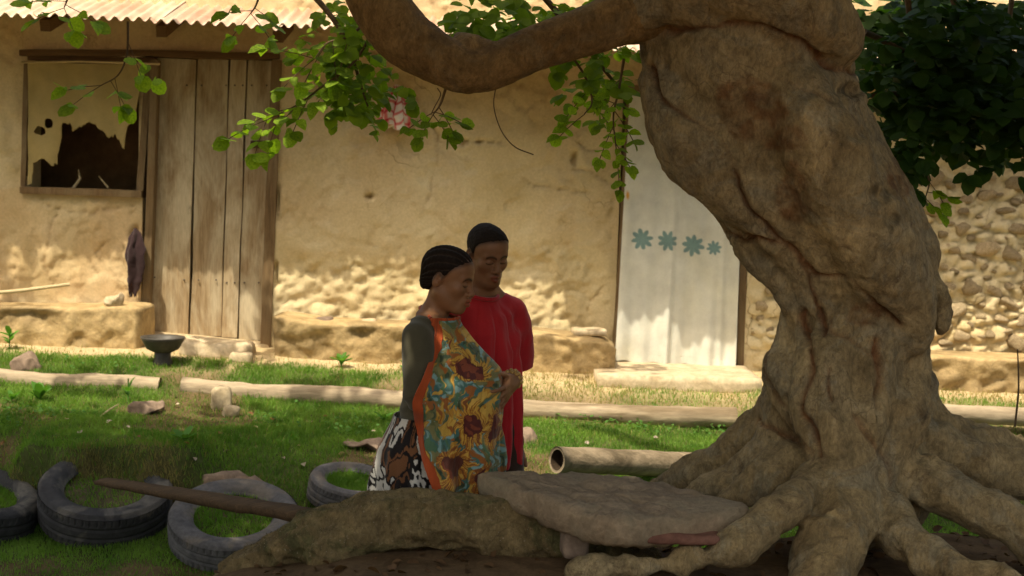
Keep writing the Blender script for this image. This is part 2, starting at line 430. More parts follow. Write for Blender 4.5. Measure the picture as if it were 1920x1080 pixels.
def skin_material(name, c):
    m_, n, l, bs = nt(name)
    t = tex(n, l, 30, 5, 0.6); cc = mix(n, l, c, ramp(n, l, t, [(0.3, 0.88), (0.7, 1.1)]), 1.0, 'MULTIPLY')
    a = n.new('ShaderNodeVertexColor'); a.layer_name = 'col'; cc = mix(n, l, cc, a.outputs[0], 1.0, 'MULTIPLY')
    l.new(cc, bs.inputs['Base Color']); bs.inputs['Roughness'].default_value = 0.5; bs.inputs['Specular IOR Level'].default_value = 0.35
    bs.inputs['Subsurface Weight'].default_value = 0.12; bs.inputs['Subsurface Radius'].default_value = (1.0, 0.35, 0.2); bs.inputs['Subsurface Scale'].default_value = 0.006
    bumps(n, l, bs, [(tex(n, l, 260, 3, 0.6), 0.12, 0.0008)]); return m_

M = {}
M['mud'] = mud_material('mud_plaster')
M['mudstone'] = grain('mud_stone', (0.46, 0.345, 0.20), (0.68, 0.55, 0.345), 9, bump=0.8, bdist=0.008, var=0.25)
M['bench'] = grain('mud_bench', (0.34, 0.24, 0.11), (0.58, 0.44, 0.24), 7, bump=0.8, bdist=0.008, attr=True)
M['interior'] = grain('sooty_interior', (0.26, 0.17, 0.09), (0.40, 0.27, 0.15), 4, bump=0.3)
M['door'] = wood_material('weathered_door_wood', (0.24, 0.16, 0.08), (0.46, 0.35, 0.21), grey=(0.62, 0.54, 0.38))
M['frame'] = wood_material('frame_wood', (0.12, 0.072, 0.032), (0.26, 0.17, 0.085), grey=(0.27, 0.20, 0.11))
M['beam'] = wood_material('lintel_wood', (0.10, 0.055, 0.025), (0.20, 0.12, 0.055), axis_stretch=(0.6, 9, 9))
M['darkwood'] = wood_material('damp_plank_wood', (0.04, 0.024, 0.012), (0.13, 0.08, 0.04), axis_stretch=(0.8, 9, 9))
M['bamboo'] = grain('dry_pole', (0.5, 0.40, 0.22), (0.68, 0.56, 0.34), 5, (0.5, 8, 8), 0.6, 0.2)
M['rag'] = cloth_material('ragged_curtain_cloth', (0.58, 0.46, 0.20), trans=0.25)
M['curtain'] = cloth_material('door_curtain_cloth', (0.83, 0.84, 0.77), attr=True, trans=0.2)
M['darkcloth'] = cloth_material('dark_rag_cloth', (0.035, 0.018, 0.02))
M['check'] = cloth_material('checked_cloth', (1, 1, 1), attr=True)
M['stone'] = grain('field_stone', (0.16, 0.115, 0.085), (0.34, 0.25, 0.18), 8, bump=0.6, var=0.2, attr=False)
M['palestone'] = grain('pale_stone', (0.42, 0.33, 0.20), (0.66, 0.55, 0.38), 9, bump=0.6)
M['slab'] = grain('bench_slab_stone', (0.20, 0.145, 0.092), (0.37, 0.28, 0.18), 12, bump=0.9, bdist=0.006, c2=(0.27, 0.215, 0.14))
M['redboard'] = grain('red_brick_board', (0.12, 0.05, 0.034), (0.22, 0.11, 0.078), 10, bump=0.5)
M['log'] = grain('pale_log', (0.26, 0.205, 0.135), (0.52, 0.42, 0.29), 7, (0.35, 2.2, 2.2), bump=0.6, c2=(0.20, 0.15, 0.09))
M['dulllog'] = grain('dull_weathered_log', (0.17, 0.13, 0.08), (0.36, 0.285, 0.19), 7, (0.35, 2.2, 2.2), bump=0.8, c2=(0.13, 0.10, 0.06))
M['logend'] = grain('log_end_dark', (0.03, 0.02, 0.012), (0.07, 0.045, 0.025), 9)
M['rubber'] = grain('old_tyre_rubber', (0.026, 0.026, 0.029), (0.06, 0.059, 0.062), 14, rough=0.75, bump=0.35, bdist=0.002, c2=(0.13, 0.12, 0.105))
M['iron'] = grain('sooty_metal', (0.035, 0.032, 0.027), (0.085, 0.075, 0.06), 12, rough=0.55, bump=0.2, spec=0.5)
M['roof'] = grain('corrugated_zinc', (0.50, 0.37, 0.27), (0.68, 0.53, 0.38), 3, (1, 0.3, 1), rough=0.5, bump=0.1, spec=0.5, c2=(0.50, 0.30, 0.20))
M['bark'] = None
M['leaf'] = leaf_material('fresh_leaf', (0.13, 0.24, 0.016), (0.33, 0.46, 0.04), 0.5, .35, 9.0)
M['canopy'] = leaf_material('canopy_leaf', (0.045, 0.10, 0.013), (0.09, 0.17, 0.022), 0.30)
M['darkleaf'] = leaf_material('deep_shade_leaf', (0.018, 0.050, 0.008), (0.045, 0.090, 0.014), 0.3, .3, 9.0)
M['twig'] = grain('twig_bark', (0.09, 0.06, 0.03), (0.17, 0.115, 0.06), 20, bump=0.2)
M['grass'] = leaf_material('lawn_grass', (0.080, 0.19, 0.026), (0.23, 0.37, 0.07), 0.4, 0.0, 4.5)
M['straw'] = leaf_material('dry_grass', (0.22, 0.20, 0.07), (0.36, 0.30, 0.12), 0.3, 0.0)
M['weed'] = leaf_material('weed_leaf', (0.07, 0.19, 0.03), (0.13, 0.28, 0.06), 0.35)
M['drybrown'] = leaf_material('fallen_leaf_brown', (0.15, 0.07, 0.028), (0.32, 0.17, 0.07), 0.2)
M['drypale'] = leaf_material('fallen_leaf_pale', (0.40, 0.33, 0.26), (0.56, 0.47, 0.38), 0.2)
M['skin_f'] = skin_material('brown_skin', (0.25, 0.118, 0.055))
M['skin_m'] = skin_material('deep_brown_skin', (0.235, 0.112, 0.053))
M['hair'] = grain('black_hair', (0.06, 0.035, 0.022), (0.10, 0.062, 0.04), 60, bump=0.5, bdist=0.001, spec=0.15, rough=0.75, attr=True)
M['olive'] = cloth_material('olive_top_cloth', (0.085, 0.077, 0.048))
M['red'] = cloth_material('red_shirt_cloth', (0.50, 0.022, 0.028), spec=0.2)
M['shorts'] = cloth_material('brown_shorts_cloth', (0.05, 0.026, 0.016))
M['print'] = cloth_material('printed_apron_cloth', (1, 1, 1), attr=True, rough=0.6, spec=0.3)
M['trim'] = cloth_material('orange_trim_cloth', (0.42, 0.075, 0.018), rough=0.7)
M['skirt'] = cloth_material('leaf_print_skirt', (1, 1, 1), attr=True)
M['gold'] = grain('amber_beads', (0.36, 0.20, 0.04), (0.55, 0.34, 0.09), 40, rough=0.35, bump=0.1, spec=0.6)

def ground_material():
    m_, n, l, bs = nt('earth_and_turf')
    a = n.new('ShaderNodeVertexColor'); a.layer_name = 'col'
    t = tex(n, l, 5, 8, 0.7, dist=0.4); f = tex(n, l, 45, 6, 0.7)
    soil = ramp(n, l, t, [(0.3, (0.08, 0.05, 0.026)), (0.7, (0.19, 0.125, 0.068))])
    dust = ramp(n, l, t, [(0.3, (0.42, 0.32, 0.17)), (0.7, (0.58, 0.46, 0.27))])
    turf = ramp(n, l, t, [(0.3, (0.04, 0.07, 0.018)), (0.7, (0.09, 0.13, 0.035))])
    sp = n.new('ShaderNodeSeparateColor'); l.new(a.outputs[0], sp.inputs[0])
    c = mix(n, l, soil, dust, sp.outputs[0]); c = mix(n, l, c, turf, sp.outputs[1])
    c = mix(n, l, c, ramp(n, l, f, [(0.25, 0.6), (0.7, 1.15)]), 0.8, 'MULTIPLY')
    l.new(c, bs.inputs['Base Color']); bs.inputs['Roughness'].default_value = 1.0; bs.inputs['Specular IOR Level'].default_value = 0.1
    bumps(n, l, bs, [(t, 0.5, 0.03), (f, 0.5, 0.006)]); return m_
M['ground'] = ground_material()

def bark_material(name, moss=False):
    m_, n, l, bs = nt(name)
    big = tex(n, l, 3.2, 6, 0.65, dist=0.8); mid = tex(n, l, 14, 8, 0.7, (1, 1, 0.8), 0.5); fine = tex(n, l, 62, 8, 0.8, (1, 1, .55), 0.6); sp = tex(n, l, 120, 3, 0.6)
    lo, mi, hi = ((0.14, 0.098, 0.042), (0.22, 0.16, 0.072), (0.31, 0.235, 0.115)) if moss else ((0.35, 0.245, 0.112), (0.47, 0.35, 0.172), (0.58, 0.455, 0.25))
    c = ramp(n, l, big, [(0.28, lo), (0.5, mi), (0.74, hi)])
    c = mix(n, l, c, (0.42, 0.36, 0.23) if not moss else (0.09, 0.095, 0.035), ramp(n, l, tex(n, l, 4.6, 8, 0.72, dist=0.8), [(0.5, 0.0), (0.60, 0.75)]))
    c = mix(n, l, c, (0.24, 0.165, 0.085), ramp(n, l, tex(n, l, 9.0, 8, 0.75, dist=1.2), [(0.56, 0.0), (0.64, 0.7)]))
    c = mix(n, l, c, (0.20, 0.085, 0.038), ramp(n, l, tex(n, l, 4.3, 7, 0.75, dist=1.0), [(0.6, 0.0), (0.74, 0.6)]))
    c = mix(n, l, c, ramp(n, l, mid, [(0.3, 0.5), (0.65, 1.25)]), 0.9, 'MULTIPLY')
    c = mix(n, l, c, ramp(n, l, fine, [(0.34, 0.5), (0.62, 1.25)]), 0.85, 'MULTIPLY')
    vc = tex(n, l, 26, kind='vor', feature='DISTANCE_TO_EDGE', stretch=(1, 1, .6)); ckm = ramp(n, l, vc, [(0.0, 1.0), (0.05, 0.0)]); ckz = ramp(n, l, tex(n, l, 3.4, 5, .6, dist=.5), [(.54, 0.0), (.66, .4)]); mm = n.new('ShaderNodeMath'); mm.operation = 'MULTIPLY'; l.new(ckm, mm.inputs[0]); l.new(ckz, mm.inputs[1]); c = mix(n, l, c, (0.07, 0.04, 0.02), mm.outputs[0])
    c = mix(n, l, c, (0.42, 0.35, 0.25), ramp(n, l, sp, [(0.64, 0.0), (0.70, 0.7)]))
    a = n.new('ShaderNodeVertexColor'); a.layer_name = 'col'; c = mix(n, l, c, a.outputs[0], 1.0, 'MULTIPLY')
    l.new(c, bs.inputs['Base Color']); bs.inputs['Roughness'].default_value = 0.85; bs.inputs['Specular IOR Level'].default_value = 0.25
    bumps(n, l, bs, [(big, 0.5, 0.05), (mid, 0.9, 0.025), (fine, 0.9, 0.009)]); return m_
M['bark'] = bark_material('grey_fig_bark'); M['moss'] = bark_material('mossy_root_bark', True)
# ------------------------------------------------------------------ ground
_pY = np.array([-60, 3.0, 5.2, 5.45, 5.85, 6.15, 6.5, 6.85, 7.05, 7.3, 7.5, 7.9, 8.3, 8.55, 8.80, 9.05, 9.4, 9.8, 11, 60])
_pZ = np.array([-.60, -.60, -.64, -.68, -.77, -.60, -.50, -.47, -.42, -.31, -.255, -.21, -.175, -.16, -.075, -.03, .01, .02, .02, .0])
_mx = np.array([-1.6, -1.0, -0.5, 0.25, 0.8, 1.3, 2.2, 3.2]); _mz = np.array([-.62, -.13, -.012, .0, -.04, -.05, -.05, -.3]); _my = np.array([4.8, 4.86, 4.93, 4.97, 5.15, 5.45, 5.5, 5.4])
def gz(x, y):
    x = np.asarray(x, float); y = np.asarray(y, float)
    b = np.interp(y, _pY, _pZ) - 0.018 * np.clip(x, -6, 6) * sstep(6.2, 8.0, y)
    # a steeper little bank held by the tyres on the left
    bank = sstep(-0.55, -1.1, x) * (0.05 * sstep(7.1, 7.4, y) * sstep(8.3, 7.6, y) - 0.08 * sstep(7.2, 6.9, y) * sstep(6.0, 6.4, y)); b = b + bank
    tb = sstep(-2.55, -2.4, x) * sstep(-1.42, -1.6, x); lip = np.interp(y + .03 * np.sin(x * 14), [7.0, 7.12, 7.3, 7.6, 8.0], [-.6, -.14, -.125, -.165, -.22]); b = b + tb * np.maximum(0, lip - b)
    tb = sstep(-1.05, -0.95, x) * sstep(-0.35, -0.5, x); b = b + tb * np.maximum(0, np.interp(y, [7.22, 7.30, 7.45, 7.8], [-.6, -.235, -.22, -.235]) - b)
    mz = np.interp(x, _mx, _mz); my = np.interp(x, _mx, _my)
    sl_ = np.interp(x, [-1, 0.2, 0.7, 1.2], [3.0, 3.0, 1.0, 0.45])
    mnd = mz - sl_ * np.maximum(0, y - my)
    k = 0.08; h = np.maximum(k - np.abs(b - mnd), 0) / k
    z = np.maximum(b, mnd) + h * h * k * .25
    Q = np.stack([x, y, np.zeros_like(x)], -1); near = sstep(14, 10, y)
    return z + (0.022 * fbm(Q * 1.7, 3, 5) + 0.008 * fbm(Q * 7, 2, 9)) * near * sstep(9.75, 9.3, y)
def turf_mask(x, y):
    """1 where turf grows: none on the worn strip by the wall, thin in patches, none on the tree mound"""
    Q = np.stack([x, y, np.zeros_like(np.asarray(x, float))], -1)
    t = sstep(9.28, 9.02, y + 0.12 * fbm(Q * 2.2, 3, 21)) * (0.22 + 0.78 * sstep(-0.38, -0.02, fbm(Q * 1.6, 4, 33)))
    right = sstep(-0.2, 0.6, x) * sstep(8.35, 8.6, y) * sstep(9.3, 8.95, y)          # trodden, straw coloured between step and log
    t = t * (1 - 0.55 * right)
    bankf = sstep(-0.8, -1.1, x) * np.exp(-((y - 7.05 - 0.03 * np.sin(x * 9)) / 0.05) ** 2)
    t = t * (1 - 0.55 * bankf)
    my = np.interp(x, _mx, _my); off_ = 0.75 * sstep(.5, .9, x); t = t * sstep(my + 0.15 + off_, my + 0.55 + off_, y)
    lipm = sstep(-2.6, -2.5, x) * sstep(-1.35, -1.5, x) * sstep(7.06, 7.12, y) * sstep(7.7, 7.5, y); t = np.maximum(t, .95 * lipm)
    return np.clip(t, 0, 1)
gx = np.unique(np.concatenate([np.linspace(-400, -12, 10), np.linspace(-12, -4.2, 14), np.linspace(-4.2, 4.2, 301), np.linspace(4.2, 12, 14), np.linspace(12, 400, 10)]))
gy = np.unique(np.concatenate([np.linspace(-200, 0, 8), np.linspace(0, 4.2, 22), np.linspace(4.2, 9.9, 230), np.linspace(9.9, 16, 12), np.linspace(16, 600, 12)]))
GX, GY = np.meshgrid(gx, gy, indexing='ij'); GZ = gz(GX, GY)
tm = turf_mask(GX, GY); dust = sstep(8.7, 9.2, GY) * sstep(10.2, 9.9, GY) + 0.35 * sstep(-.2, .6, GX) * sstep(8.2, 8.6, GY)
gcol = np.stack([np.clip(dust, 0, 1), tm * 0.85, np.zeros_like(tm)], -1).reshape(-1, 3)
ground = mk('ground', np.stack([GX, GY, GZ], -1).reshape(-1, 3), grid_faces(len(gx), len(gy)), M['ground'], col=gcol, base=(0, 0, 0))
tag(ground, kind='structure')

# ------------------------------------------------------------------ the mud house
YW = 9.8
house = empty('mud_house', (0, YW, 0))
tag(house, 'long mud-plastered house with corrugated roof, plank door and curtained doorway', 'house')
# openings (x0, x1, z0, z1)
WIN = (-3.32, -2.56, 1.07, 1.95); DOOR = (-2.53, -1.66, 0.03, 2.02); DR2 = (0.71, 1.60, -0.05, 1.88)
def seg(keys, step):
    out = []
    for a, b in zip(keys[:-1], keys[1:]): out += list(np.linspace(a, b, max(2, int(round((b - a) / step)) + 1))[:-1])
    return np.array(out + [keys[-1]])
wx = seg([-7.0, -3.9, WIN[0], WIN[1], DOOR[0], DOOR[1], DR2[0], DR2[1], 3.9, 7.0], 0.017)
wx = np.unique(np.concatenate([seg([-7.0, -3.9], 0.15), wx[(wx >= -3.9) & (wx <= 3.9)], seg([3.9, 7.0], 0.15)]))
wz = seg([-0.15, DOOR[2], WIN[2], DR2[3], WIN[3], DOOR[3], 2.55], 0.017)
WXg, WZg = np.meshgrid(wx, wz, indexing='ij'); Q = np.stack([WXg, np.zeros_like(WXg), WZg], -1)
roughR = sstep(1.55, 1.75, WXg + 0.08 * fbm(Q * 3, 2, 4)) * sstep(1.62, 1.40, WZg + 0.12 * fbm(Q * 2, 2, 8))     # plaster fallen off on the right
roughC = sstep(-1.62, -1.5, WXg) * sstep(0.66, 0.50, WXg) * sstep(0.66, 0.50, WZg + 0.20 * fbm(Q * 1.6, 3, 14) - 0.18 * sstep(-0.1, 0.15, WXg))
rough = np.maximum(roughR, roughC)
d1, d2, _ = worley(Q * np.array([8.5, 1, 10.5]) + 0.5 * np.stack([fbm(Q * 6, 2, 3)] * 3, -1), 3)
lump = np.clip((d2 - d1) * 1.4, 0, 0.5)
flake = sstep(-.01, .03, fbm(Q * 1.9 + 3, 5, 41, .6)) * .5 + sstep(.10, .13, fbm(Q * 3.1 + 9, 5, 43, .6)) * .5 - sstep(.22, .26, fbm(Q * 5.5, 4, 47)) * .6
dep = 0.022 * fbm(Q * 1.3, 3, 1) + 0.010 * fbm(Q * 6, 4, 2, .6) + 0.016 * flake + roughR * (0.085 * lump - 0.055 + 0.018 * fbm(Q * 11, 4, 12)) + roughC * (1 - roughR) * (0.024 * (0.5 - np.abs(fbm(Q * np.array([5.2, 1, 7.5]), 4, 13, .65)) * 2.6) - 0.025 + 0.014 * fbm(Q * 16, 3, 14))
# long plaster cracks and broken edges, as grooves
cracks = [[(-1.0, 2.1), (-0.55, 1.55), (-0.62, 1.0)], [(0.05, 1.72), (0.13, 1.62), (0.28, 1.66), (0.42, 1.50), (0.56, 1.46)], [(0.0, 1.35), (0.2, 1.30), (0.45, 1.33), (0.66, 1.24)],
          [(-0.05, 1.33), (0.12, 1.22), (0.38, 1.18), (0.66, 1.16)], [(-3.2, 0.98), (-2.95, 0.93), (-2.6, 0.99)], [(-3.1, 0.9), (-3.2, 0.6), (-3.12, 0.4)],
          [(0.62, 0.55), (0.52, 0.38), (0.66, 0.2)], [(-0.45, 1.5), (-0.35, 1.47), (-0.1, 1.50)], [(-2.75, .75), (-2.86, .60), (-2.8, .48)]]
rr = fbm(Q * 8, 4, 6, .65) * 0.045
ck = np.zeros_like(WXg)
for c in cracks: ck = np.maximum(ck, np.exp(-(seg_dist2d(WXg + rr, WZg - rr, catmull(c, 5)) / 0.0065) ** 2) * sstep(-.35, .05, fbm(Q * 4.5, 3, 19)))
dep = dep - 0.015 * ck
holes = [(-0.36, 1.49, .04, .018), (-0.24, 1.49, .02, .012), (-0.98, 1.10, .03, .02), (-2.57, 0.78, .035, .07), (-1.61, 0.55, .012, .09), (-1.61, 1.05, .012, .10), (0.40, 1.40, .018, .05)]
hl = np.zeros_like(WXg)
for hx, hz, a, b in holes: hl = np.maximum(hl, np.exp(-(((WXg - hx + rr * .6) / a) ** 2 + ((WZg - hz) / b) ** 2) ** 2))
dep = dep - 0.06 * hl
# pull the surface flat at the openings so that frames seat on it
for x0, x1, z0, z1 in (WIN, DOOR, DR2):
    dd = np.maximum(np.maximum(x0 - WXg, WXg - x1), np.maximum(z0 - WZg, WZg - z1)); dep = dep * sstep(0.0, 0.05, dd)
wc = 1 - 0.22 * np.clip(ck, 0, 1)[..., None] * np.array([0.7, 0.9, 1.0])
blot = (sstep(0.05, 0.45, fbm(Q * 0.9 + 5, 4, 44)) + .5 * sstep(.1, .4, fbm(Q * np.array([3.5, 1, .9]), 4, 45)))[..., None]
wc = wc * (1 - 0.16 * blot * np.array([0.5, 0.8, 1.0])) * (1 + 0.10 * rough[..., None] * np.array([1, 1.0, 1.0]))
redl = sstep(-2.3, -2.6, WXg) * sstep(1.2, 0.9, WZg) * (0.6 + 0.4 * fbm(Q * 4, 3, 51)); wc = wc * (1 - 0.22 * redl[..., None] * np.array([0.15, 0.7, 1.0]))
WV = np.stack([WXg, YW - dep, WZg], -1).reshape(-1, 3)
WF = grid_faces(len(wx), len(wz)); cen = WV[WF].mean(1); keep = np.ones(len(WF), bool)
for x0, x1, z0, z1 in (WIN, DOOR, DR2): keep &= ~((cen[:, 0] > x0) & (cen[:, 0] < x1) & (cen[:, 2] > z0) & (cen[:, 2] < z1))
wall = mk('wall', WV, WF[keep], M['mud'], house, col=wc.reshape(-1, 3))
# stones standing proud of the bared masonry
stone_meshes = []
for i in range(9):
    V, F = block((1, 0.8, 0.8), (4, 3, 3), 0.22, 1.6, 100 + i, 0.42); stone_meshes.append(mesh_from('stone', V, F)); stone_meshes[-1].materials.append(M['mudstone'])
def wall_stones(n, x0, x1, z0, z1, smin, smax, seed, deep=0.0):
    r = np.random.default_rng(seed); done = []; tries = 0
    while len(done) < n and tries < n * 30:
        tries += 1; x, z = r.uniform(x0, x1), r.uniform(z0, z1); s = r.uniform(smin, smax)
        if any((x - a) ** 2 + (z - b) ** 2 < (0.47 * (s + c)) ** 2 for a, b, c in done): continue
        done.append((x, z, s)); o = bpy.data.objects.new('stone', random.choice(stone_meshes)); COL.objects.link(o); o.parent = wall
        o.location = (x, r.uniform(0.006, 0.022) + deep, z); o.scale = (s, s * 0.62, s * r.uniform(0.55, 0.85)); o.rotation_euler = (r.uniform(-.3, .3), r.uniform(-.5, .5), r.uniform(-.3, .3))
wall_stones(170, 1.66, 3.75, 0.22, 1.36, 0.06, 0.17, 5, .010)
# reveals, back room and the other walls, so that openings are dark inside
def quad_obj(name, pts, mat, parent): return mk(name, pts, [[0, 1, 2, 3]], mat, parent, smooth=False)
def reveal(x0, x1, z0, z1, d=0.30):
    y0, y1 = YW - 0.002, YW + d
    V = [(x0,y0,z0),(x1,y0,z0),(x1,y0,z1),(x0,y0,z1),(x0,y1,z0),(x1,y1,z0),(x1,y1,z1),(x0,y1,z1)]
    mk('reveal', V, [[0,1,5,4],[1,2,6,5],[2,3,7,6],[3,0,4,7]], M['mud'], house, smooth=False, col=np.ones((8, 3)))
for o_ in (WIN, DOOR, DR2): reveal(*o_)
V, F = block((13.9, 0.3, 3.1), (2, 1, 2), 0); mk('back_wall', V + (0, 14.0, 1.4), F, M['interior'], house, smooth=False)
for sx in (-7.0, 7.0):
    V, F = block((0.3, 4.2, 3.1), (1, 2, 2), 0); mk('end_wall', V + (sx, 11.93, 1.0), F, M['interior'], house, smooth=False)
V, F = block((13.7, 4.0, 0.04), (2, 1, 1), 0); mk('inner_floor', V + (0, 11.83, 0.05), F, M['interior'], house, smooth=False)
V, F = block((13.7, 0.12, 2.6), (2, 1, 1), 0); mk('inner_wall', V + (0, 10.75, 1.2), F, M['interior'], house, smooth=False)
# corrugated roof in separate lapping sheets
roof = empty('roof', (0, 0, 0)); roof.parent = house; roof.location = (0, -0.62, 2.13)
def sheet(x0, wdt, y0, dz, seed):
    nx = int(wdt / 0.0127); xs = np.linspace(x0, x0 + wdt, nx); ys = np.linspace(y0, 3.0, 14)
    X, Y = np.meshgrid(xs, ys, indexing='ij'); Q_ = np.stack([X, Y, X * 0 + seed], -1)
    Z = 0.30 * Y + 0.016 * np.sin(X * 2 * math.pi / 0.076) + dz + 0.02 * fbm(Q_ * 1.5, 2, seed) - 0.018 * X
    top = np.stack([X, Y, Z], -1).reshape(-1, 3); bot = top - (0, 0, 0.003); n_ = len(top); F_ = grid_faces(nx, 14)
    e = np.arange(nx) * 14; rim = np.stack([e[:-1], e[:-1] + n_, e[1:] + n_, e[1:]], -1)
    return np.vstack([top, bot]), np.vstack([F_, F_[:, ::-1] + n_, rim])
xx = -6.86; k_ = 0
while xx < 6.9:
    wd = 0.755; y0 = [0.0, 0.03, -0.02, 0.015][k_ % 4] + (-0.20 if -0.2 < xx < 1.0 else 0)
    V, F = sheet(xx, wd + 0.076, y0, 0.006 * (k_ % 2), k_); s_ = mk('roof_sheet', V, F, M['roof'], roof, local=True); xx += wd; k_ += 1
V = np.array([(-6.9, 3.0, 0.9), (6.9, 3.0, 0.9), (6.9, 5.0, 0.25), (-6.9, 5.0, 0.25)], float); V2 = V - (0, 0, .02)
mk('rear_slope', np.vstack([V, V2]), [[0,1,2,3],[7,6,5,4],[0,4,5,1],[2,6,7,3],[0,3,7,4],[1,5,6,2]], M['roof'], roof, smooth=False, local=True)
for bx in (-3.75, -3.05, -2.3, -1.55, -0.8, 0.0, 0.8, 1.6, 2.4, 3.2):     # rafters
    V, F = block((0.07, 2.6, 0.08), (1, 4, 1), 0.006, 3, int(bx * 10) + 50, 0.1); V = V @ rotm(rx=math.atan(0.30)).T
    mk('rafter', V + (bx, 1.40, 0.325 - 0.018 * bx), F, M['beam'], roof, local=True, smooth=False)

def timber(name, a, b, wdt, thick, mat, parent, Y, seed=0, nz=14, wob=0.006, label=None):
    """sawn timber between world (x,z) points a and b on the wall plane; Y = front face"""
    a = np.array(a, float); b = np.array(b, float); L = np.linalg.norm(b - a); d = (b - a) / L; nrm = np.array([d[1], -d[0]])
    V, F = block((wdt, thick, L), (2, 1, nz), 0, rnd=0.12); V = V.copy()
    V[:, 0] += wob * fbm(np.stack([V[:, 2] * 2.2, V[:, 0] * 8, V[:, 0] * 0 + seed], -1), 3, seed) * 1.6
    V[:, 1] += wob * .5 * fbm(np.stack([V[:, 2] * 3, V[:, 0] * 8, V[:, 0] * 0 + seed], -1), 2, seed + 3)
    c = (a + b) / 2
    W = np.stack([c[0] + V[:, 0] * nrm[0] + V[:, 2] * d[0], Y + thick / 2 + V[:, 1], c[1] + V[:, 0] * nrm[1] + V[:, 2] * d[1]], -1)
    return mk(name, W, F, mat, parent, smooth=False)
def px2(x, y, Y=YW): p_ = P(x, y, Y); return (p_[0], p_[2])
# plank door
dr = empty('door', (0, 0, 0)); dr.parent = house; dr.location = (-2.09, 0.10, 0.03)
eds = [((291, 110), (272, 622)), ((368, 110), (357, 627)), ((432, 112), (414, 632)), ((463, 112), (447, 634)), ((512, 114), (494, 640))]
for i in range(4):
    (a0, a1), (b0, b1) = eds[i], eds[i + 1]
    t_ = ((a0[0] + b0[0]) / 2, (a0[1] + b0[1]) / 2); q_ = ((a1[0] + b1[0]) / 2, (a1[1] + b1[1]) / 2)
    wdt = ((b0[0] - a0[0]) + (b1[0] - a1[0])) / 2 / ppm(9.87) - 0.008
    timber('plank', px2(*q_, 9.87), px2(*t_, 9.87), wdt, 0.032, M['door'], dr, 9.86 + [0, .007, -.003, .005][i], 20 + i, 22, 0.004)
mk('lock_block', block((0.13, 0.04, 0.055), (3, 1, 2), 0.004, 9, 3, 0.2)[0] + np.array([*P(487, 271, 9.85)]), block((0.13, 0.04, 0.055), (3, 1, 2), 0.004, 9, 3, 0.2)[1], M['darkwood'], dr)
for ly in (0.45, 1.5):
    timber('ledge', (-2.50, ly), (-1.70, ly), 0.11, 0.03, M['frame'], dr, 9.91, 7)
# timber frames
df = empty('door_frame', (0, 0, 0)); df.parent = house; df.location = (-2.09, 0, 0)
timber('post', px2(272, 640), px2(290, 112), 0.055, 0.13, M['frame'], df, YW - 0.03, 31, 20)
timber('post', px2(500, 655), px2(519, 112), 0.075, 0.13, M['frame'], df, YW - 0.03, 32, 20)
timber('lintel', px2(40, 98), px2(526, 106), 0.045, 0.16, M['beam'], df, YW - 0.05, 33, 24, 0.008)
timber('lintel', px2(52, 108), px2(292, 112), 0.04, 0.12, M['beam'], df, YW - 0.015, 34, 16)
V, F = block((0.92, 0.16, 0.15), (8, 2, 2), 0.02, 4, 17, 0.3); V[:, 2] *= np.interp(V[:, 0], [-.46, .46], [1.25, .45])
mk('threshold', V + (-2.09, 9.84, 0.045), F, M['mudstone'], df)
wf = empty('window_frame', (0, 0, 0)); wf.parent = house; wf.location = (-2.94, 0, 1.07)
timber('jamb', px2(44, 350), px2(50, 118), 0.035, 0.12, M['frame'], wf, YW - 0.02, 41)
timber('jamb', px2(264, 358), px2(280, 118), 0.05, 0.12, M['frame'], wf, YW - 0.022, 42)
timber('sill', px2(40, 357), px2(268, 364), 0.05, 0.16, M['frame'], wf, YW - 0.045, 43)
cf = empty('doorway_frame', (0, 0, 0)); cf.parent = house; cf.location = (1.15, 0, 0)
timber('post', px2(1152, 660), px2(1180, 168), 0.035, 0.12, M['frame'], cf, YW - 0.02, 51)
timber('post', px2(1387, 690), px2(1399, 175), 0.05, 0.12, M['frame'], cf, YW - 0.02, 52)
timber('lintel', px2(1160, 166), px2(1420, 172), 0.05, 0.14, M['frame'], cf, YW - 0.03, 53)

# ------------------------------------------------------------------ mud benches along the wall, step and small slabs
def bench(px_list, depth, seed, label, name='mud_bench', yb=YW - 0.03, slump=0.02):
    """px_list: (x, y_top, y_bottom) at the front face, left to right"""
    Yf = yb - depth; tops = np.array([P(x, t, Yf) for x, t, b in px_list]); bots = np.array([P(x, b, Yf) for x, t, b in px_list])
    x0, x1 = tops[0, 0], tops[-1, 0]; nx = max(8, int((x1 - x0) / 0.018)); ny, nz = 10, 16
    V, F = block((2, 2, 2), (nx, ny, nz), 0, rnd=0.06); u = (V[:, 0] + 1) / 2; x = x0 + u * (x1 - x0)
    zt = np.interp(x, tops[:, 0], tops[:, 2]); zb = np.minimum(np.interp(x, bots[:, 0], bots[:, 2]), gz(x, np.full_like(x, Yf))) - 0.05
    y = Yf + (V[:, 1] + 1) / 2 * depth; z = zb + (V[:, 2] + 1) / 2 * (zt - zb)
    W = np.stack([x, y, z], -1); fr = (1 - V[:, 1]) / 2
    Q_ = W * np.array([1, 1, 1.0])
    a1, a2, _ = worley(Q_ * 7, seed)
    er = sstep(0.0, 0.5, fbm(Q_ * 3.2, 3, seed + 4))
    W[:, 1] += fr ** 4 * (0.020 * fbm(Q_ * 5, 4, seed, .6) + 0.02 * fbm(Q_ * 16, 3, seed + 9) + 0.06 * er * (0.6 - (a2 - a1)) * (V[:, 2] < 0.85))
    W[:, 2] += (V[:, 2] > 0) * slump * .6 * fbm(Q_ * 3.5, 4, seed + 2); W[:, 0] += 0.025 * fbm(Q_ * 4, 3, seed + 1)
    dk = 1 - 0.30 * er
    return tag(mk(name, W, F, M['bench'], col=np.stack([dk, dk * .98, dk * .93], -1)), label, 'bench')
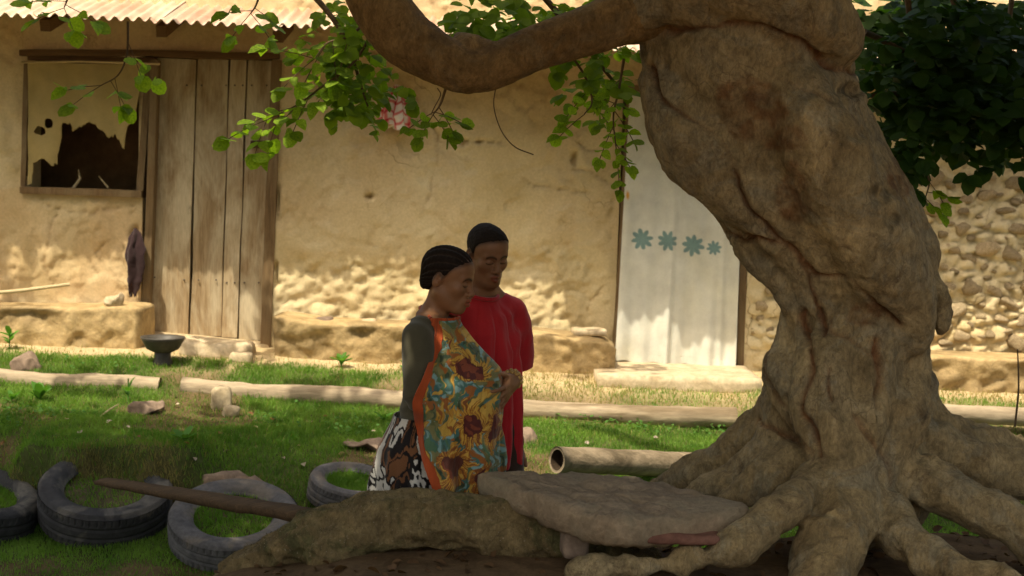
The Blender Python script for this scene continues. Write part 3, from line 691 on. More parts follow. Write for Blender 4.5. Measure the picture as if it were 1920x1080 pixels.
bench([(-140, 572, 640), (0, 574, 640), (130, 576, 645), (262, 576, 658)], 0.38, 3, 'low eroded mud bench left of the plank door carrying a pale stone')
bench([(512, 590, 672), (600, 606, 684), (750, 610, 690), (930, 615, 692), (1060, 632, 694), (1130, 640, 700), (1157, 652, 704)], 0.42, 11, 'long crumbling mud bench between plank door and curtained doorway')
bench([(1560, 664, 730), (1750, 668, 738), (1920, 674, 742), (2080, 680, 748)], 0.40, 19, 'low mud bench under the bare stony wall behind the tree')
def slabobj(name, px, Y, size, mat, label, cat, rz=0, rx=0, ry=0, seed=0, noise=0.02, sink=0.0, nscale=6, rnd=0.3, onground=True, n=(10, 7, 4), group=None):
    p_ = P(px[0], px[1], Y)
    V, F = block(size, n, noise, nscale, seed, rnd); V = V @ rotm(rx, ry, rz).T
    if onground: p_[2] = float(gz(p_[0], p_[1])) + size[2] / 2 - sink
    return tag(mk(name, V + p_, F, mat), label, cat, group)
slabobj('door_step', (1262, 695, ), 9.42, (1.06, 0.70, 0.13), M['bench'] if 0 else M['palestone'], 'pale broad doorstep slab below the hanging white curtain', 'step', 0.02, seed=5, noise=0.010, sink=0.075, nscale=3, rnd=0.12, n=(20, 12, 3))
slabobj('step_stone', (410, 660), 9.42, (0.46, 0.26, 0.13), M['palestone'], 'pale sunlit step stone in front of the plank door', 'stone', 0.05, seed=6, noise=0.025, sink=0.035)
slabobj('small_block', (452, 676), 9.22, (0.15, 0.12, 0.07), M['palestone'], 'small squared block on the ground before the step stone', 'stone', 0.1, seed=9, noise=0.012, sink=0.012)
p_ = P(213, 566, 9.46); V, F = block((0.13, 0.11, 0.085), (7, 6, 6), 0.03, 14, 61, 0.45); V[:, 2] -= V[:, 2].min(); zt_ = P(200, 576, 9.39)[2]
tag(mk('stone', V + (p_[0], 9.47, zt_ - 0.012), F, M['palestone']), 'knobbly whitish stone resting on top of the left mud bench', 'stone')
for (x, y, sx, sz, sd, lab) in ((600, 590, .17, .06, 71, 'grey flat stone lying on the long mud bench'), (1105, 612, .24, .055, 72, 'pale flat stone on the end of the long mud bench'), (690, 600, .10, .045, 73, 'small round stone on the long mud bench beside the flat grey one')):
    p_ = P(x, y, 9.56); V, F = block((sx, 0.14, sz), (7, 5, 4), 0.018, 9, sd, 0.4)
    tag(mk('bench_stone', V + (p_[0], 9.6, P(x, 614 if x < 1000 else 633, 9.4)[2] + sz * 0.28), F, M['palestone'] if sd != 71 else M['stone']), lab, 'stone')
# ------------------------------------------------------------------ cloths on the house
def cloth_sheet(name, f, nu, nv, mat, parent=None, col=None, keep=None, thick=0.004, base=None):
    """f(u, v) -> world points; v = 0 top, 1 bottom; real thickness by a solidify step done in mesh"""
    u, v = np.meshgrid(np.linspace(0, 1, nu), np.linspace(0, 1, nv), indexing='ij'); V = f(u, v).reshape(-1, 3); F = grid_faces(nu, nv)
    c = None if col is None else col(u, v).reshape(-1, 3)
    if keep is not None:
        k = keep(u, v).reshape(-1); F = F[k[F].all(1)]
        used = np.unique(F); re = np.full(len(V), -1); re[used] = np.arange(len(used)); V = V[used]; F = re[F]; c = None if c is None else c[used]
    o = mk(name, V, F, mat, parent, col=c, base=base)
    s = o.modifiers.new('thickness', 'SOLIDIFY'); s.thickness = thick; s.offset = 0
    return o
def rag_f(u, v):
    x = -3.305 + u * 0.765; z = 1.945 - 0.012 * np.sin(u * math.pi) - v * 0.86
    x = x - 0.05 * sstep(0.1, 0.55, v) * sstep(0.75, 1.0, u) * sstep(1.0, .6, v)
    y = 9.775 + 0.012 * np.sin(u * 17 + 2 * v) * (0.3 + v) + 0.01 * fbm(np.stack([u * 5, v * 5, u * 0], -1), 3, 8)
    return np.stack([x, y, z], -1)
def rag_keep(u, v):
    e = np.interp(u, [0, .025, .04, .06, .16, .21, .24, .26, .30, .31, .38, .39, .47, .55, .62, .66, .70, .78, .82, .87, .90, .94, 1.0],
                     [.97, .97, .97, .74, .76, .82, .82, .76, .62, .47, .47, .53, .50, .45, .50, .52, .57, .56, .60, .66, .66, .50, .42])
    e = e + 0.02 * fbm(np.stack([u * 40, v * 12, u * 0], -1), 2, 3)
    k = v < e
    hole = ((u - .19) / .035) ** 2 + ((v - .48) / .035) ** 2 < 1
    hole |= ((u - .10) / .05) ** 2 + ((v - .545) / .03) ** 2 < 1 + fbm(np.stack([u * 30, v * 30, u * 0], -1), 2, 5)
    strip = (v < 0.78 + 0.02 * np.sin(u * 30)) & (u > .06) & (u < .27) & (v > .68)
    strip &= ~(((u - .16) / .05) ** 2 + ((v - .70) / .04) ** 2 < 1)
    return (k | strip) & ~hole
tag(cloth_sheet('ragged_curtain', rag_f, 150, 150, M['rag'], keep=rag_keep), 'torn mustard curtain hanging in the unglazed window', 'curtain')
V, F = tube([P(40, 117, 9.77), P(150, 115, 9.765), P(300, 120, 9.77)], 0.007, 8); tag(mk('curtain_rod', V, F, M['bamboo']), 'thin rod holding the torn mustard curtain', 'rod')
# things half seen inside the window
V, F = tube([P(135, 356, 9.93), P(150, 335, 9.95), P(147, 318, 9.97)], [0.012, .01, .004], 7, 0.2); tag(mk('firewood_stick', V, F, M['bamboo']), 'broken pale stick standing behind the window sill', 'stick')
V, F = tube([P(185, 330, 9.96), P(197, 345, 9.95), P(203, 352, 9.94)], [0.005, .007, .007], 6, 0.2); tag(mk('firewood_stick', V, F, M['bamboo']), 'short bent twig behind the window sill', 'stick')

def cur_f(u, v):
    tl, bl, tr, br = P(1181, 176, 9.72), P(1153, 678, 9.70), P(1398, 178, 9.72), P(1379, 692, 9.70)
    p_ = (tl * (1 - u)[..., None] + tr * u[..., None]) * (1 - v)[..., None] + (bl * (1 - u)[..., None] + br * u[..., None]) * v[..., None]
    fold = 0.28 * np.sin(u * 19 + 1.8 * np.sin(u * 7) + 0.9 * v) + 0.16 * np.sin(u * 47 + 1.3 + 2 * v) + .25 * np.sin(u * 30 + 3 * np.sin(u * 5)) + 0.9 * np.exp(-((u - .44 + .02 * v) / .03) ** 2) + 0.9 * np.exp(-((u - .86) / .035) ** 2)
    p_ = p_.copy(); p_[..., 1] -= 0.042 * fold * (0.35 + 0.65 * v) - 0.01
    p_[..., 1] += 0.006 * fbm(np.stack([u * 6, v * 9, u * 0], -1), 3, 4)
    p_[..., 2] += (v > 0.97) * 0.012 * np.sin(u * 24)
    return p_
def cur_col(u, v):
    x = 1153 + u * 226 + (1 - v) * (28 - 9 * u); y = 177 + v * 508; base = np.ones(u.shape + (3,)) * np.array([1.0, 1.0, 1.0])
    st = 0.10 * fbm(np.stack([u * 3, v * 5, u * 0], -1), 4, 9) + 0.02; base = base * (1 - np.clip(st, 0, 1)[..., None] * np.array([.3, .6, 1.5]))
    ink = np.array([0.19, 0.40, 0.46])
    for cx, cy, r, w0, w1 in ((1204, 450, 22, -12, 12), (1252, 451, 20, -12, 12), (1300, 458, 22, -12, 12), (1339, 461, 15, -12, 12)):
        dx, dy = (x - cx), (y - cy); rad = np.hypot(dx, dy); th = np.arctan2(dy, dx)
        pet = r * (0.55 + 0.45 * np.abs(np.cos(th * 4 + cx))) * (0.95 + 0.1 * fbm(np.stack([x * .1, y * .1, x * 0], -1), 2, 2))
        mk_ = sstep(1.05, 0.93, rad / pet) * (dx > w0 * 2.3) * (dx < w1 * 2.3)
        vein = 1 - 0.30 * np.exp(-(np.sin(th * 4 + cx) / .25) ** 2) * (rad > 4)
        base = base * (1 - 0.85 * mk_[..., None]) + ink * vein[..., None] * 0.85 * mk_[..., None]
    yl = np.exp(-(((x - 1177) / 3) ** 2 + ((y - 368) / 8) ** 2) ** 2)[..., None]; base = base * (1 - yl) + np.array([.9, .45, .05]) * yl
    return base
tag(cloth_sheet('door_curtain', cur_f, 190, 400, M['curtain'], col=cur_col), 'white cotton curtain with a row of blue-green printed flowers in the doorway', 'curtain')
V, F = tube([P(1166, 174, 9.71), P(1420, 178, 9.71)], 0.009, 8); tag(mk('curtain_rod', V, F, M['bamboo']), 'thin rod across the doorway holding the white flowered curtain', 'rod')

def bundle(name, pts, rad, folds, mat, label, cat, colf=None, seed=0, nz=60, na=64, flat=0.6):
    """gathered hanging cloth: tube with deep folds; pts world polyline, rad per point"""
    p_ = catmull(np.column_stack([pts, rad]), 12); n = len(p_); a = np.linspace(0, 2 * math.pi, na, endpoint=False); V = []; C = []
    for i, q in enumerate(p_):
        t = i / (n - 1); am = 0.30 * sstep(0, .3, t)
        r = q[3] * (1 + am * np.sin(folds * a + 2 * t + seed) + 0.12 * np.sin(3 * a + 5 * t))
        V.append(np.stack([q[0] + r * np.cos(a), q[1] + flat * r * np.sin(a), np.full(na, q[2]) + 0.02 * t * np.sin(folds * a + seed)], -1)); C.append(np.stack([a, np.full(na, t)], -1))
    V = np.array(V).reshape(-1, 3); V = V + .016 * np.stack([fbm(V * 17 + 3 * s_, 3, seed + s_) for s_ in range(3)], -1) * np.array([1, .6, .4]); C = np.array(C).reshape(-1, 2); F = grid_faces(n, na, wrap_v=True)[:, ::-1].tolist()
    V = np.vstack([V, p_[0][:3], p_[-1][:3] + (0, 0, .02)]); nn = n * na
    F += [[nn, j, (j + 1) % na] for j in range(na)] + [[nn + 1, nn - na + (j + 1) % na, nn - na + j] for j in range(na)]
    col = None
    if colf is not None: col = np.vstack([colf(C[:, 0], C[:, 1]), np.ones((2, 3))])
    return tag(mk(name, V, F, mat, col=col), label, cat)
def chk(a, t):
    l1 = (np.abs(((t * 5.2) % 1) - .5) < .16); l2 = (np.abs(((a * 1.6) % 1) - .5) < .16)
    c = np.ones((len(a), 3)) * np.array([.74, .68, .60]); c[l1 | l2] = (.62, .16, .14); c[l1 & l2] = (.42, .03, .04); return c
bundle('checked_cloth', [P(744, 158, 9.74), P(745, 180, 9.73), P(741, 210, 9.71), P(744, 238, 9.71)], [.012, .045, .085, .09], 6, M['check'], 'red and white checked cloth hanging from a nail in the mud wall', 'cloth', chk, 1)
bundle('dark_rag', [P(254, 428, 9.74), P(254, 445, 9.72), P(252, 480, 9.70), P(254, 520, 9.71), P(249, 552, 9.72)], [.012, .036, .055, .046, .02], 4, M['darkcloth'], 'dark purple-brown rag hanging beside the plank door', 'cloth', None, 2)
V, F = tube([P(-90, 556, 9.38), P(40, 545, 9.42), P(131, 533, 9.52)], [.014, .013, .012], 9, 0.06, 12, 3); tag(mk('bamboo_pole', V, F, M['bamboo']), 'pale straight pole leaning on the left mud bench', 'pole')

# pedestal basin before the left bench
pz = P(305, 674, 9.05); pz[2] = float(gz(pz[0], pz[1])) - 0.01
pot = empty('pedestal_basin', pz); tag(pot, 'dark metal basin on a flared pedestal standing in the grass by the door', 'basin')
k = 1 / ppm(9.05) * 1.0
V, F = lathe([(0.001, .115), (.05, .105), (.085, .125), (.115, .16), (.127, .178), (.139, .182), (.141, .176), (.128, .155), (.10, .105), (.06, .085), (.001, .083)][::-1], 36); mk('bowl', V, F[:, ::-1], M['iron'], pot, local=True)
V, F = lathe([(0.001, -.02), (.066, -.02), (.062, 0.02), (.050, .05), (.052, .09), (.03, .1), (.001, .1)], 28); mk('pedestal', V, F[:, ::-1], M['iron'], pot, local=True)

# ------------------------------------------------------------------ edging logs and pipe
def log(px_list, r0, r1, seed, label, name='edging_log', mat='log', sink=0.3):
    pts = [P(x, y, Y) for x, y, Y in px_list]; c = catmull(pts, 10); rad = np.linspace(r0, r1, len(c))
    c[:, 2] = np.maximum(c[:, 2], gz(c[:, 0], c[:, 1]) - rad * 0.2)
    V, F = tube(c, rad, 22, 0.16, 4, seed); V = V + 0.004 * np.stack([fbm(V * 30, 2, seed)] * 3, -1)
    return tag(mk(name, V, F, M[mat]), label, 'log')
log([(-160, 716, 8.72), (0, 722, 8.72), (130, 733, 8.70), (300, 741, 8.70)], .065, .055, 1, 'half-buried pale edging log in the grass below the left bench')
log([(343, 733, 8.70), (560, 742, 8.66), (760, 752, 8.6), (1000, 770, 8.55), (1200, 779, 8.5), (1380, 783, 8.5)], .068, .06, 2, 'long pale edging log lying across the grass behind the couple')
log([(1640, 770, 8.6), (1790, 776, 8.6), (1900, 780, 8.6), (2050, 786, 8.6)], .06, .055, 3, 'pale edging log in the grass behind the tree on its other side')
pp = catmull([P(1044, 862, 7.05), P(1150, 866, 7.25), P(1290, 872, 7.55), P(1400, 876, 7.8)], 6)
pp[:, 2] += 0.0
pipe = empty('hollow_log', pp[0] - (0, 0, .07)); tag(pipe, 'short hollow log with a dark open end near the slab', 'log')
V, F = tube(pp, [.068] + [.066] * (len(pp) - 1), 26, 0.13, 7, 4, caps=False); V2, F2 = tube(pp[:4], .052, 26, 0.1, 9, 5, caps=False); nA = len(V)
Fr = [[j, (j + 1) % 26, nA + (j + 1) % 26, nA + j] for j in range(26)]
mk('shell', np.vstack([V, V2]), list(map(list, F)) + Fr, M['dulllog'], pipe); mk('bore', V2, [list(reversed(f)) for f in F2], M['logend'], pipe)
a_ = np.arange(26) * 2 * math.pi / 26; V = np.vstack([V2[26:52], V2[26:52].mean(0)]); mk('bore_shade', V, [[j, (j + 1) % 26, 26] for j in range(26)], M['logend'], pipe)  # near-black disc and bore wall: shade inside the hollow put into the colour

# ------------------------------------------------------------------ stones on the grass
for (px, Y, size, sd, lab, mt, rz) in [((40, 690), 8.85, (.18, .15, .13), 201, 'round brown stone above the left edging log', 'stone', .3),
        ((276, 775), 8.15, (.21, .16, .08), 202, 'wide flat pinkish stone lying in the grass', 'stone', -.1),
        ((414, 762), 8.35, (.14, .14, .17), 203, 'upright tan stone leaning against the long log', 'palestone', .2),
        ((432, 786), 8.15, (.10, .09, .08), 204, 'small tan stone at the foot of the upright tan stone', 'palestone', .5),
        ((432, 893), 7.12, (.34, .24, .15), 205, 'big flat-topped stone with a dark front behind the ring tyre', 'stone', .05),
        ((690, 822), 7.7, (.22, .16, .05), 206, 'low flat stone nearly sunk in the turf behind the woman', 'stone', .1),
        ((990, 792), 8.0, (.12, .10, .11), 207, 'rough tan stone in the grass beside the man', 'stone', .7)]:
    slabobj('stone', px, Y, size, M[mt], lab, 'stone', rz, seed=sd, noise=size[0] * 0.30, sink=size[2] * 0.30, nscale=9, rnd=0.48, n=(9, 7, 6))

# ------------------------------------------------------------------ tyres
def tyre(px, Y, R, wdt, tilt, az, label, seed, soil=True):
    p_ = P(*px, Y); e = empty('tyre', p_); tag(e, label, 'tyre', 'old tyres holding the bank')
    e.rotation_euler = (tilt, 0.0, az); rub = M['rubber2' if seed in (2, 3) else 'rubber']; h = wdt / 2; ri = R * 0.60
    prof = [(ri, -h * .55), (ri + .015, -h * .75), (R * .78, -h * .98), (R * .93, -h * .92), (R * .985, -h * .72)]
    prof2 = [(R * .985, h * .72), (R * .93, h * .92), (R * .78, h * .98), (ri + .015, h * .75), (ri, h * .55)]
    inner = [(ri + .004, h * .5), (R * .80, h * .72), (R * .93, h * .45), (R * .94, 0), (R * .93, -h * .45), (R * .80, -h * .72), (ri + .004, -h * .5)]
    def lp(pr, n=96):
        pr = np.array(pr); t = np.linspace(0, 1, len(pr)); tt = np.linspace(0, 1, len(pr) * 3); return np.stack([np.interp(tt, t, pr[:, 0]), np.interp(tt, t, pr[:, 1])], -1)
    for nm, pr in (('sidewall', prof2), ('sidewall', prof), ('lining', inner)):
        V, F = lathe(lp(pr), 96); rr_ = np.hypot(V[:, 0], V[:, 1]); V[:, 2] += 0.0025 * np.sin((rr_ - ri) * 420) * (1 if nm == 'sidewall' else 0)
        V *= (1 + 0.025 * fbm(V * 3, 2, seed))[:, None]
        mk(nm, V, F[:, ::-1], rub, e, local=True)
    nA_, nz_ = 240, 13; a = np.arange(nA_) * 2 * math.pi / nA_; zz = np.linspace(-h * .73, h * .73, nz_); A, Z = np.meshgrid(a, zz, indexing='ij')
    lug = np.where(np.abs(Z) > h * .45, (np.sin(A * 60) > -0.2) * 1.0, 1.0); cent = (np.abs(np.abs(Z) - h * .26) > h * .05) * 1.0
    Rr = R * (1.0 - 0.012 * (Z / h) ** 4) - 0.005 * (1 - lug * cent)
    V = np.stack([Rr * np.cos(A), Rr * np.sin(A), Z], -1).reshape(-1, 3); V *= (1 + 0.025 * fbm(V * 3, 2, seed))[:, None]
    mk('tread', V, grid_faces(nA_, nz_, wrap_u=True), rub, e, local=True, smooth=False)
    if soil:
        r_ = np.linspace(0.0, ri * 1.18, 10)[1:]; A, Rg = np.meshgrid(np.arange(40) * 2 * math.pi / 40, r_, indexing='ij')
        Zs = h * 0.35 + 0.02 * fbm(np.stack([Rg * np.cos(A) * 9, Rg * np.sin(A) * 9, A * 0 + seed], -1), 3, seed); V = np.stack([Rg * np.cos(A), Rg * np.sin(A), Zs], -1).reshape(-1, 3)
        F = grid_faces(40, 9, wrap_u=True).tolist(); V = np.vstack([V, (0, 0, h * .35)]); F += [[((j + 1) % 40) * 9, 360, j * 9][::-1] for j in range(40)]
        mk('soil', V, F, M['soil'], e, local=True)
        turf_in_tyre.append((e, ri * 1.1, h * 0.35, seed))
    return e
turf_in_tyre = []
M['rubber2'] = grain('bleached_tyre_rubber', (0.065, 0.064, 0.070), (0.15, 0.147, 0.152), 14, rough=0.8, bump=0.35, bdist=0.002, c2=(0.16, 0.14, 0.12))
M['soil'] = grain('tyre_soil', (0.05, 0.045, 0.02), (0.12, 0.095, 0.045), 14, bump=0.6)
tyre((198, 936), 6.98, .325, .21, math.radians(19), 0.3, 'big treaded tyre standing full of soil below the turf bank', 1)
tyre((438, 984), 6.72, .305, .17, math.radians(20), 0.1, 'grey ring tyre lying flat and full of grass under the plank', 2)
tyre((662, 918), 7.12, .225, .14, math.radians(12), 0.7, 'small grey tyre half hidden behind the mossy root', 3)
tyre((-45, 948), 6.9, .30, .20, math.radians(16), 1.1, 'dark tyre at the end of the row beside the big treaded tyre', 4)

for nx_, ny_ in ((300, 160), (350, 160), (378, 160), (424, 160), (440, 160), (455, 160), (472, 160), (500, 160), (290, 520), (345, 525), (372, 525), (405, 525), (425, 530), (440, 530), (458, 530), (485, 530)):
    V, F = block((.012, .012, .012), (2, 2, 2), 0, rnd=.45); mk('nail', V + P(nx_, ny_, 9.856), F, M['iron'], dr)
# plank lying across the tyres to the root
a_, b_ = P(188, 902, 6.72), P(572, 966, 5.15)
L_ = np.linalg.norm(b_ - a_); V, F = block((L_, 0.085, 0.035), (26, 2, 2), 0.006, 7, 77, 0.15)
V[:, 1] *= np.interp(V[:, 0], [-L_ / 2, 0, L_ / 2], [.75, 1, .9]); V[:, 2] *= np.interp(V[:, 0], [-L_ / 2, L_ / 2], [.6, 1.1])
dx_ = (b_ - a_) / L_; up_ = np.array([0, -0.30, 1.0]); up_ -= dx_ * (up_ @ dx_); up_ /= np.linalg.norm(up_); sd_ = np.cross(up_, dx_)
tag(mk('wooden_plank', (a_ + b_) / 2 + V[:, :1] * dx_ + V[:, 1:2] * sd_ + V[:, 2:] * up_, F, M['darkwood']), 'dark weathered plank resting across the tyres', 'plank')
# ------------------------------------------------------------------ the big tree
TY = 5.15
tree = empty('fig_tree', (1.22, 5.15, 0.0)); tag(tree, 'massive twisted tree with buttress roots leaning over the couple', 'tree')
def T(x, y, Y, r): p_ = P(x, y, Y); return [p_[0], p_[1], p_[2], r / ppm(Y)]
S = Sdf()
# main leaning stem
S.chain([T(1385, -120, 5.18, 190), T(1390, 0, 5.18, 194), T(1405, 110, 5.17, 190), T(1440, 225, 5.15, 180), T(1500, 330, 5.13, 166), T(1562, 420, 5.13, 158), T(1612, 500, 5.14, 138), T(1622, 580, 5.17, 112), T(1622, 680, 5.18, 100), T(1620, 790, 5.18, 116), T(1615, 900, 5.15, 140)], 0.03, 3)
# fat fold wrapping the front of the stem on its left, ends in the narrow strand
S.chain([T(1270, 150, 5.10, 76), T(1312, 250, 5.02, 86), T(1366, 325, 4.98, 78), T(1424, 390, 4.96, 64), T(1466, 445, 4.97, 52), T(1500, 500, 4.98, 44), T(1530, 570, 4.98, 44)], 0.012, 3)
# bulge above: limb wrapping across the top of the stem
S.chain([T(1130, 40, 5.12, 46), T(1240, 10, 5.02, 62), T(1360, -25, 4.90, 78), T(1470, 10, 4.86, 82), T(1545, 60, 4.93, 72), T(1580, 108, 5.02, 38)], 0.010, 4)
S.chain([T(1455, 130, 4.92, 62), T(1512, 240, 4.86, 80), T(1570, 345, 4.85, 86), T(1628, 440, 4.87, 84), T(1672, 530, 4.92, 72), T(1688, 620, 4.97, 60)], 0.025, 3)       # swelling on the right face
S.chain([T(1570, 140, 5.06, 42), T(1604, 240, 5.03, 44), T(1646, 340, 5.04, 42), T(1690, 430, 5.05, 48), T(1706, 500, 5.06, 44)], 0.02, 2)                              # lumpy right edge
S.ell(P(1722, 475, 5.06)[:3], (.07, .09, .10), 0.03)
S.chain([T(1740, 520, 5.02, 26), T(1762, 570, 4.99, 24), T(1767, 605, 4.98, 20), T(1762, 622, 4.98, 11)], 0.012, 2)                                                   # hanging burl
# second stem descending on the left
S.chain([T(1395, 440, 5.08, 36), T(1432, 478, 5.06, 44), T(1482, 530, 5.03, 42), T(1512, 600, 5.02, 40), T(1540, 670, 5.0, 40)], 0.012, 3)
S.chain([T(1484, 520, 5.12, 24), T(1486, 600, 5.10, 30), T(1484, 660, 5.08, 40), T(1476, 700, 5.05, 48), T(1486, 750, 5.02, 44), T(1510, 800, 4.98, 34)], 0.012, 3)
# left buttress: thin web falling away to the left and back
S.chain([T(1502, 650, 5.16, 28), T(1466, 745, 5.2, 34), T(1414, 815, 5.28, 38), T(1345, 868, 5.36, 32), T(1262, 905, 5.45, 22), T(1190, 935, 5.55, 16)], 0.035, 3)
S.chain([T(1500, 770, 5.10, 46), T(1450, 848, 5.12, 48), T(1390, 898, 5.15, 40), T(1305, 932, 5.2, 28)], 0.045, 3)
S.chain([T(1500, 860, 5.0, 50), T(1440, 900, 4.98, 34), T(1385, 930, 4.98, 26), T(1330, 955, 4.98, 20)], 0.05, 2)
# central front stems
S.chain([T(1575, 600, 5.0, 60), T(1552, 680, 4.93, 58), T(1548, 770, 4.90, 60), T(1572, 860, 4.84, 62), T(1590, 940, 4.76, 62), T(1568, 1010, 4.66, 62), T(1540, 1075, 4.58, 60), T(1520, 1130, 4.5, 50)], 0.014, 3)
S.chain([T(1640, 600, 4.98, 66), T(1640, 700, 4.93, 60), T(1620, 790, 4.88, 56), T(1600, 870, 4.82, 52)], 0.016, 3)
S.chain([T(1688, 590, 5.05, 52), T(1694, 680, 5.02, 48), T(1690, 760, 4.97, 54), T(1675, 830, 4.92, 52), T(1640, 900, 4.86, 40)], 0.014, 3)
S.ell(P(1690, 762, 4.93)[:3], (.085, .085, .10), 0.05)
# front-left root
S.chain([T(1560, 870, 4.82, 36), T(1515, 910, 4.72, 38), T(1470, 955, 4.62, 34), T(1420, 1000, 4.55, 32), T(1350, 1035, 4.5, 30), T(1230, 1062, 4.5, 28), T(1080, 1070, 4.52, 22)], 0.022, 3)
# right buttresses
S.chain([T(1700, 700, 5.18, 38), T(1735, 778, 5.2, 38), T(1795, 826, 5.24, 36), T(1880, 848, 5.28, 34), T(1960, 862, 5.32, 32), T(2060, 880, 5.36, 26)], 0.04, 3)
S.chain([T(1725, 810, 5.1, 36), T(1825, 868, 5.1, 38), T(1930, 900, 5.1, 44), T(2060, 950, 5.1, 40)], 0.04, 3)
S.chain([T(1690, 880, 4.95, 46), T(1760, 915, 4.88, 46), T(1850, 960, 4.8, 50), T(1960, 1020, 4.7, 50), T(2080, 1070, 4.6, 44)], 0.03, 3)
S.chain([T(1650, 930, 4.85, 44), T(1700, 1010, 4.7, 40), T(1790, 1070, 4.55, 40), T(1900, 1100, 4.45, 36)], 0.03, 2)
# hollows


def bdisp(Q):
    return (0.006 + 0.026 * fbm(Q * np.array([4, 4, 3.0]), 3, 61) + 0.014 * fbm(Q * np.array([12, 12, 8.]), 3, 62) + 0.007 * fbm(Q * 30, 3, 63, .65) - 0.018 * (0.6 - np.abs(fbm(Q * np.array([6, 6, 2.2]) + 3, 3, 64)) * 2.6) * sstep(1.2, .5, Q[..., 2]))
V, F = S.mesh((-0.1, 4.35, -0.35), (2.35, 5.75, 2.3), 0.0088, bdisp)
# grooves where the folds of the stem meet, the bark's stains, and shade painted into the pits: all stay put on the bark
x_, y_ = proj(V); N = vnormals(V, F); front = N[:, 1] < 0.25
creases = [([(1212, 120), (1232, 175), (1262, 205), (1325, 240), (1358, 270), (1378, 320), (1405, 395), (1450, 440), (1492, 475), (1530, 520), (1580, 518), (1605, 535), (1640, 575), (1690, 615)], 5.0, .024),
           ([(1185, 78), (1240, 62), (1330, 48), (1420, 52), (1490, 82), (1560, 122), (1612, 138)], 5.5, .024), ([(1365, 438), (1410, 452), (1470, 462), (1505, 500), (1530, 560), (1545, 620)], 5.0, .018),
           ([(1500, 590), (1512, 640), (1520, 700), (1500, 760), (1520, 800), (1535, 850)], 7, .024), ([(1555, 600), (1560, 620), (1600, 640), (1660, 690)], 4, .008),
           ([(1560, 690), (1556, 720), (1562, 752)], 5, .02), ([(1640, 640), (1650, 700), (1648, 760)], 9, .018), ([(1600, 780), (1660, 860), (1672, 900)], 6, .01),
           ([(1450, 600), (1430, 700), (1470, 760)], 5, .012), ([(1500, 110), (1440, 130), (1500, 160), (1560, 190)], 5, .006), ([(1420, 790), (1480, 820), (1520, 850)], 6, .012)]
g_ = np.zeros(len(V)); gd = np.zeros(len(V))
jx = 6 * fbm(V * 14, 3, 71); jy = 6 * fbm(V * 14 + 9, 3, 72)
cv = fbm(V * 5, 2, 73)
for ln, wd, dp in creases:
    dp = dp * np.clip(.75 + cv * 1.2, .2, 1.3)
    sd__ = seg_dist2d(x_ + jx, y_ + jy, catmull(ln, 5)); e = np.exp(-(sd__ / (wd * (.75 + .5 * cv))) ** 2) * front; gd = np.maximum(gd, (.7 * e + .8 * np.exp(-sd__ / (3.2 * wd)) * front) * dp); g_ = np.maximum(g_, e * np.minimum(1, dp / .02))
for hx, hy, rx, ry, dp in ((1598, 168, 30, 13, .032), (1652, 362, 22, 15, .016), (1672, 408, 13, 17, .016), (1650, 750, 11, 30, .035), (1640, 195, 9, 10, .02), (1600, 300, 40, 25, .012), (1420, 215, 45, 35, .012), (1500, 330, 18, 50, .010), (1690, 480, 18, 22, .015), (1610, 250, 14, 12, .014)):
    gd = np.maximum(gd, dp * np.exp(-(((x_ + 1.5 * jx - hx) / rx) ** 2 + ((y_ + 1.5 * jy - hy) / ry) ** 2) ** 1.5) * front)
# crumbled bark around the stained patches
crumb = np.exp(-(((x_ - 1420) / 80) ** 2 + ((y_ - 215) / 75) ** 2)) + .7 * np.exp(-(((x_ - 1495) / 40) ** 2 + ((y_ - 370) / 60) ** 2)) + .6 * np.exp(-(((x_ - 1640) / 60) ** 2 + ((y_ - 380) / 120) ** 2)) + .35
V = V - N * (gd + .010 * crumb * np.maximum(0, fbm(V * np.array([26, 26, 32.]), 4, 77)))[:, None]
def stain_shade(cx, cy, rx, ry, sd, hard=.35): 
    q = ((x_ - cx) / rx) ** 2 + ((y_ - cy) / ry) ** 2; return sstep(1.0 + hard, 1.0 - hard, q + 0.9 * fbm(V * 16, 4, sd)) * front
red = np.maximum.reduce([stain_shade(1415, 205, 62, 55, 81), stain_shade(1490, 365, 32, 55, 82), stain_shade(1370, 190, 30, 40, 83), stain_shade(1470, 260, 50, 25, 84), stain_shade(1620, 590, 30, 20, 87), stain_shade(1690, 330, 25, 40, 88)])
red = red * (0.35 + 0.65 * sstep(-0.25, 0.25, fbm(V * np.array([22, 22, 30.]), 4, 90)))
dark = np.maximum.reduce([stain_shade(1598, 168, 32, 17, 91), stain_shade(1652, 365, 24, 22, 92), stain_shade(1672, 408, 18, 20, 93), stain_shade(1640, 190, 10, 14, 94)])  # pits coloured dark: shade of the hollows put into the bark colour
pale = np.maximum.reduce([stain_shade(1520, 290, 40, 70, 95), stain_shade(1560, 460, 60, 60, 96), stain_shade(1545, 215, 45, 30, 97), stain_shade(1600, 540, 50, 16, 98), stain_shade(1480, 640, 40, 60, 99)])
col = np.ones((len(V), 3)) * np.array([1.0, 1.0, 1.0])
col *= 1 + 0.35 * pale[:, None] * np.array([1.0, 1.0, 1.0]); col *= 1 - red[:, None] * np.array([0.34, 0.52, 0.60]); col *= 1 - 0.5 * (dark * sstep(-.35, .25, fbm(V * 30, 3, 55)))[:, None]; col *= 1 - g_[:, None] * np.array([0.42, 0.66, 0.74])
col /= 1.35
trunk = mk('trunk', V, F, M['bark'], tree, col=col)

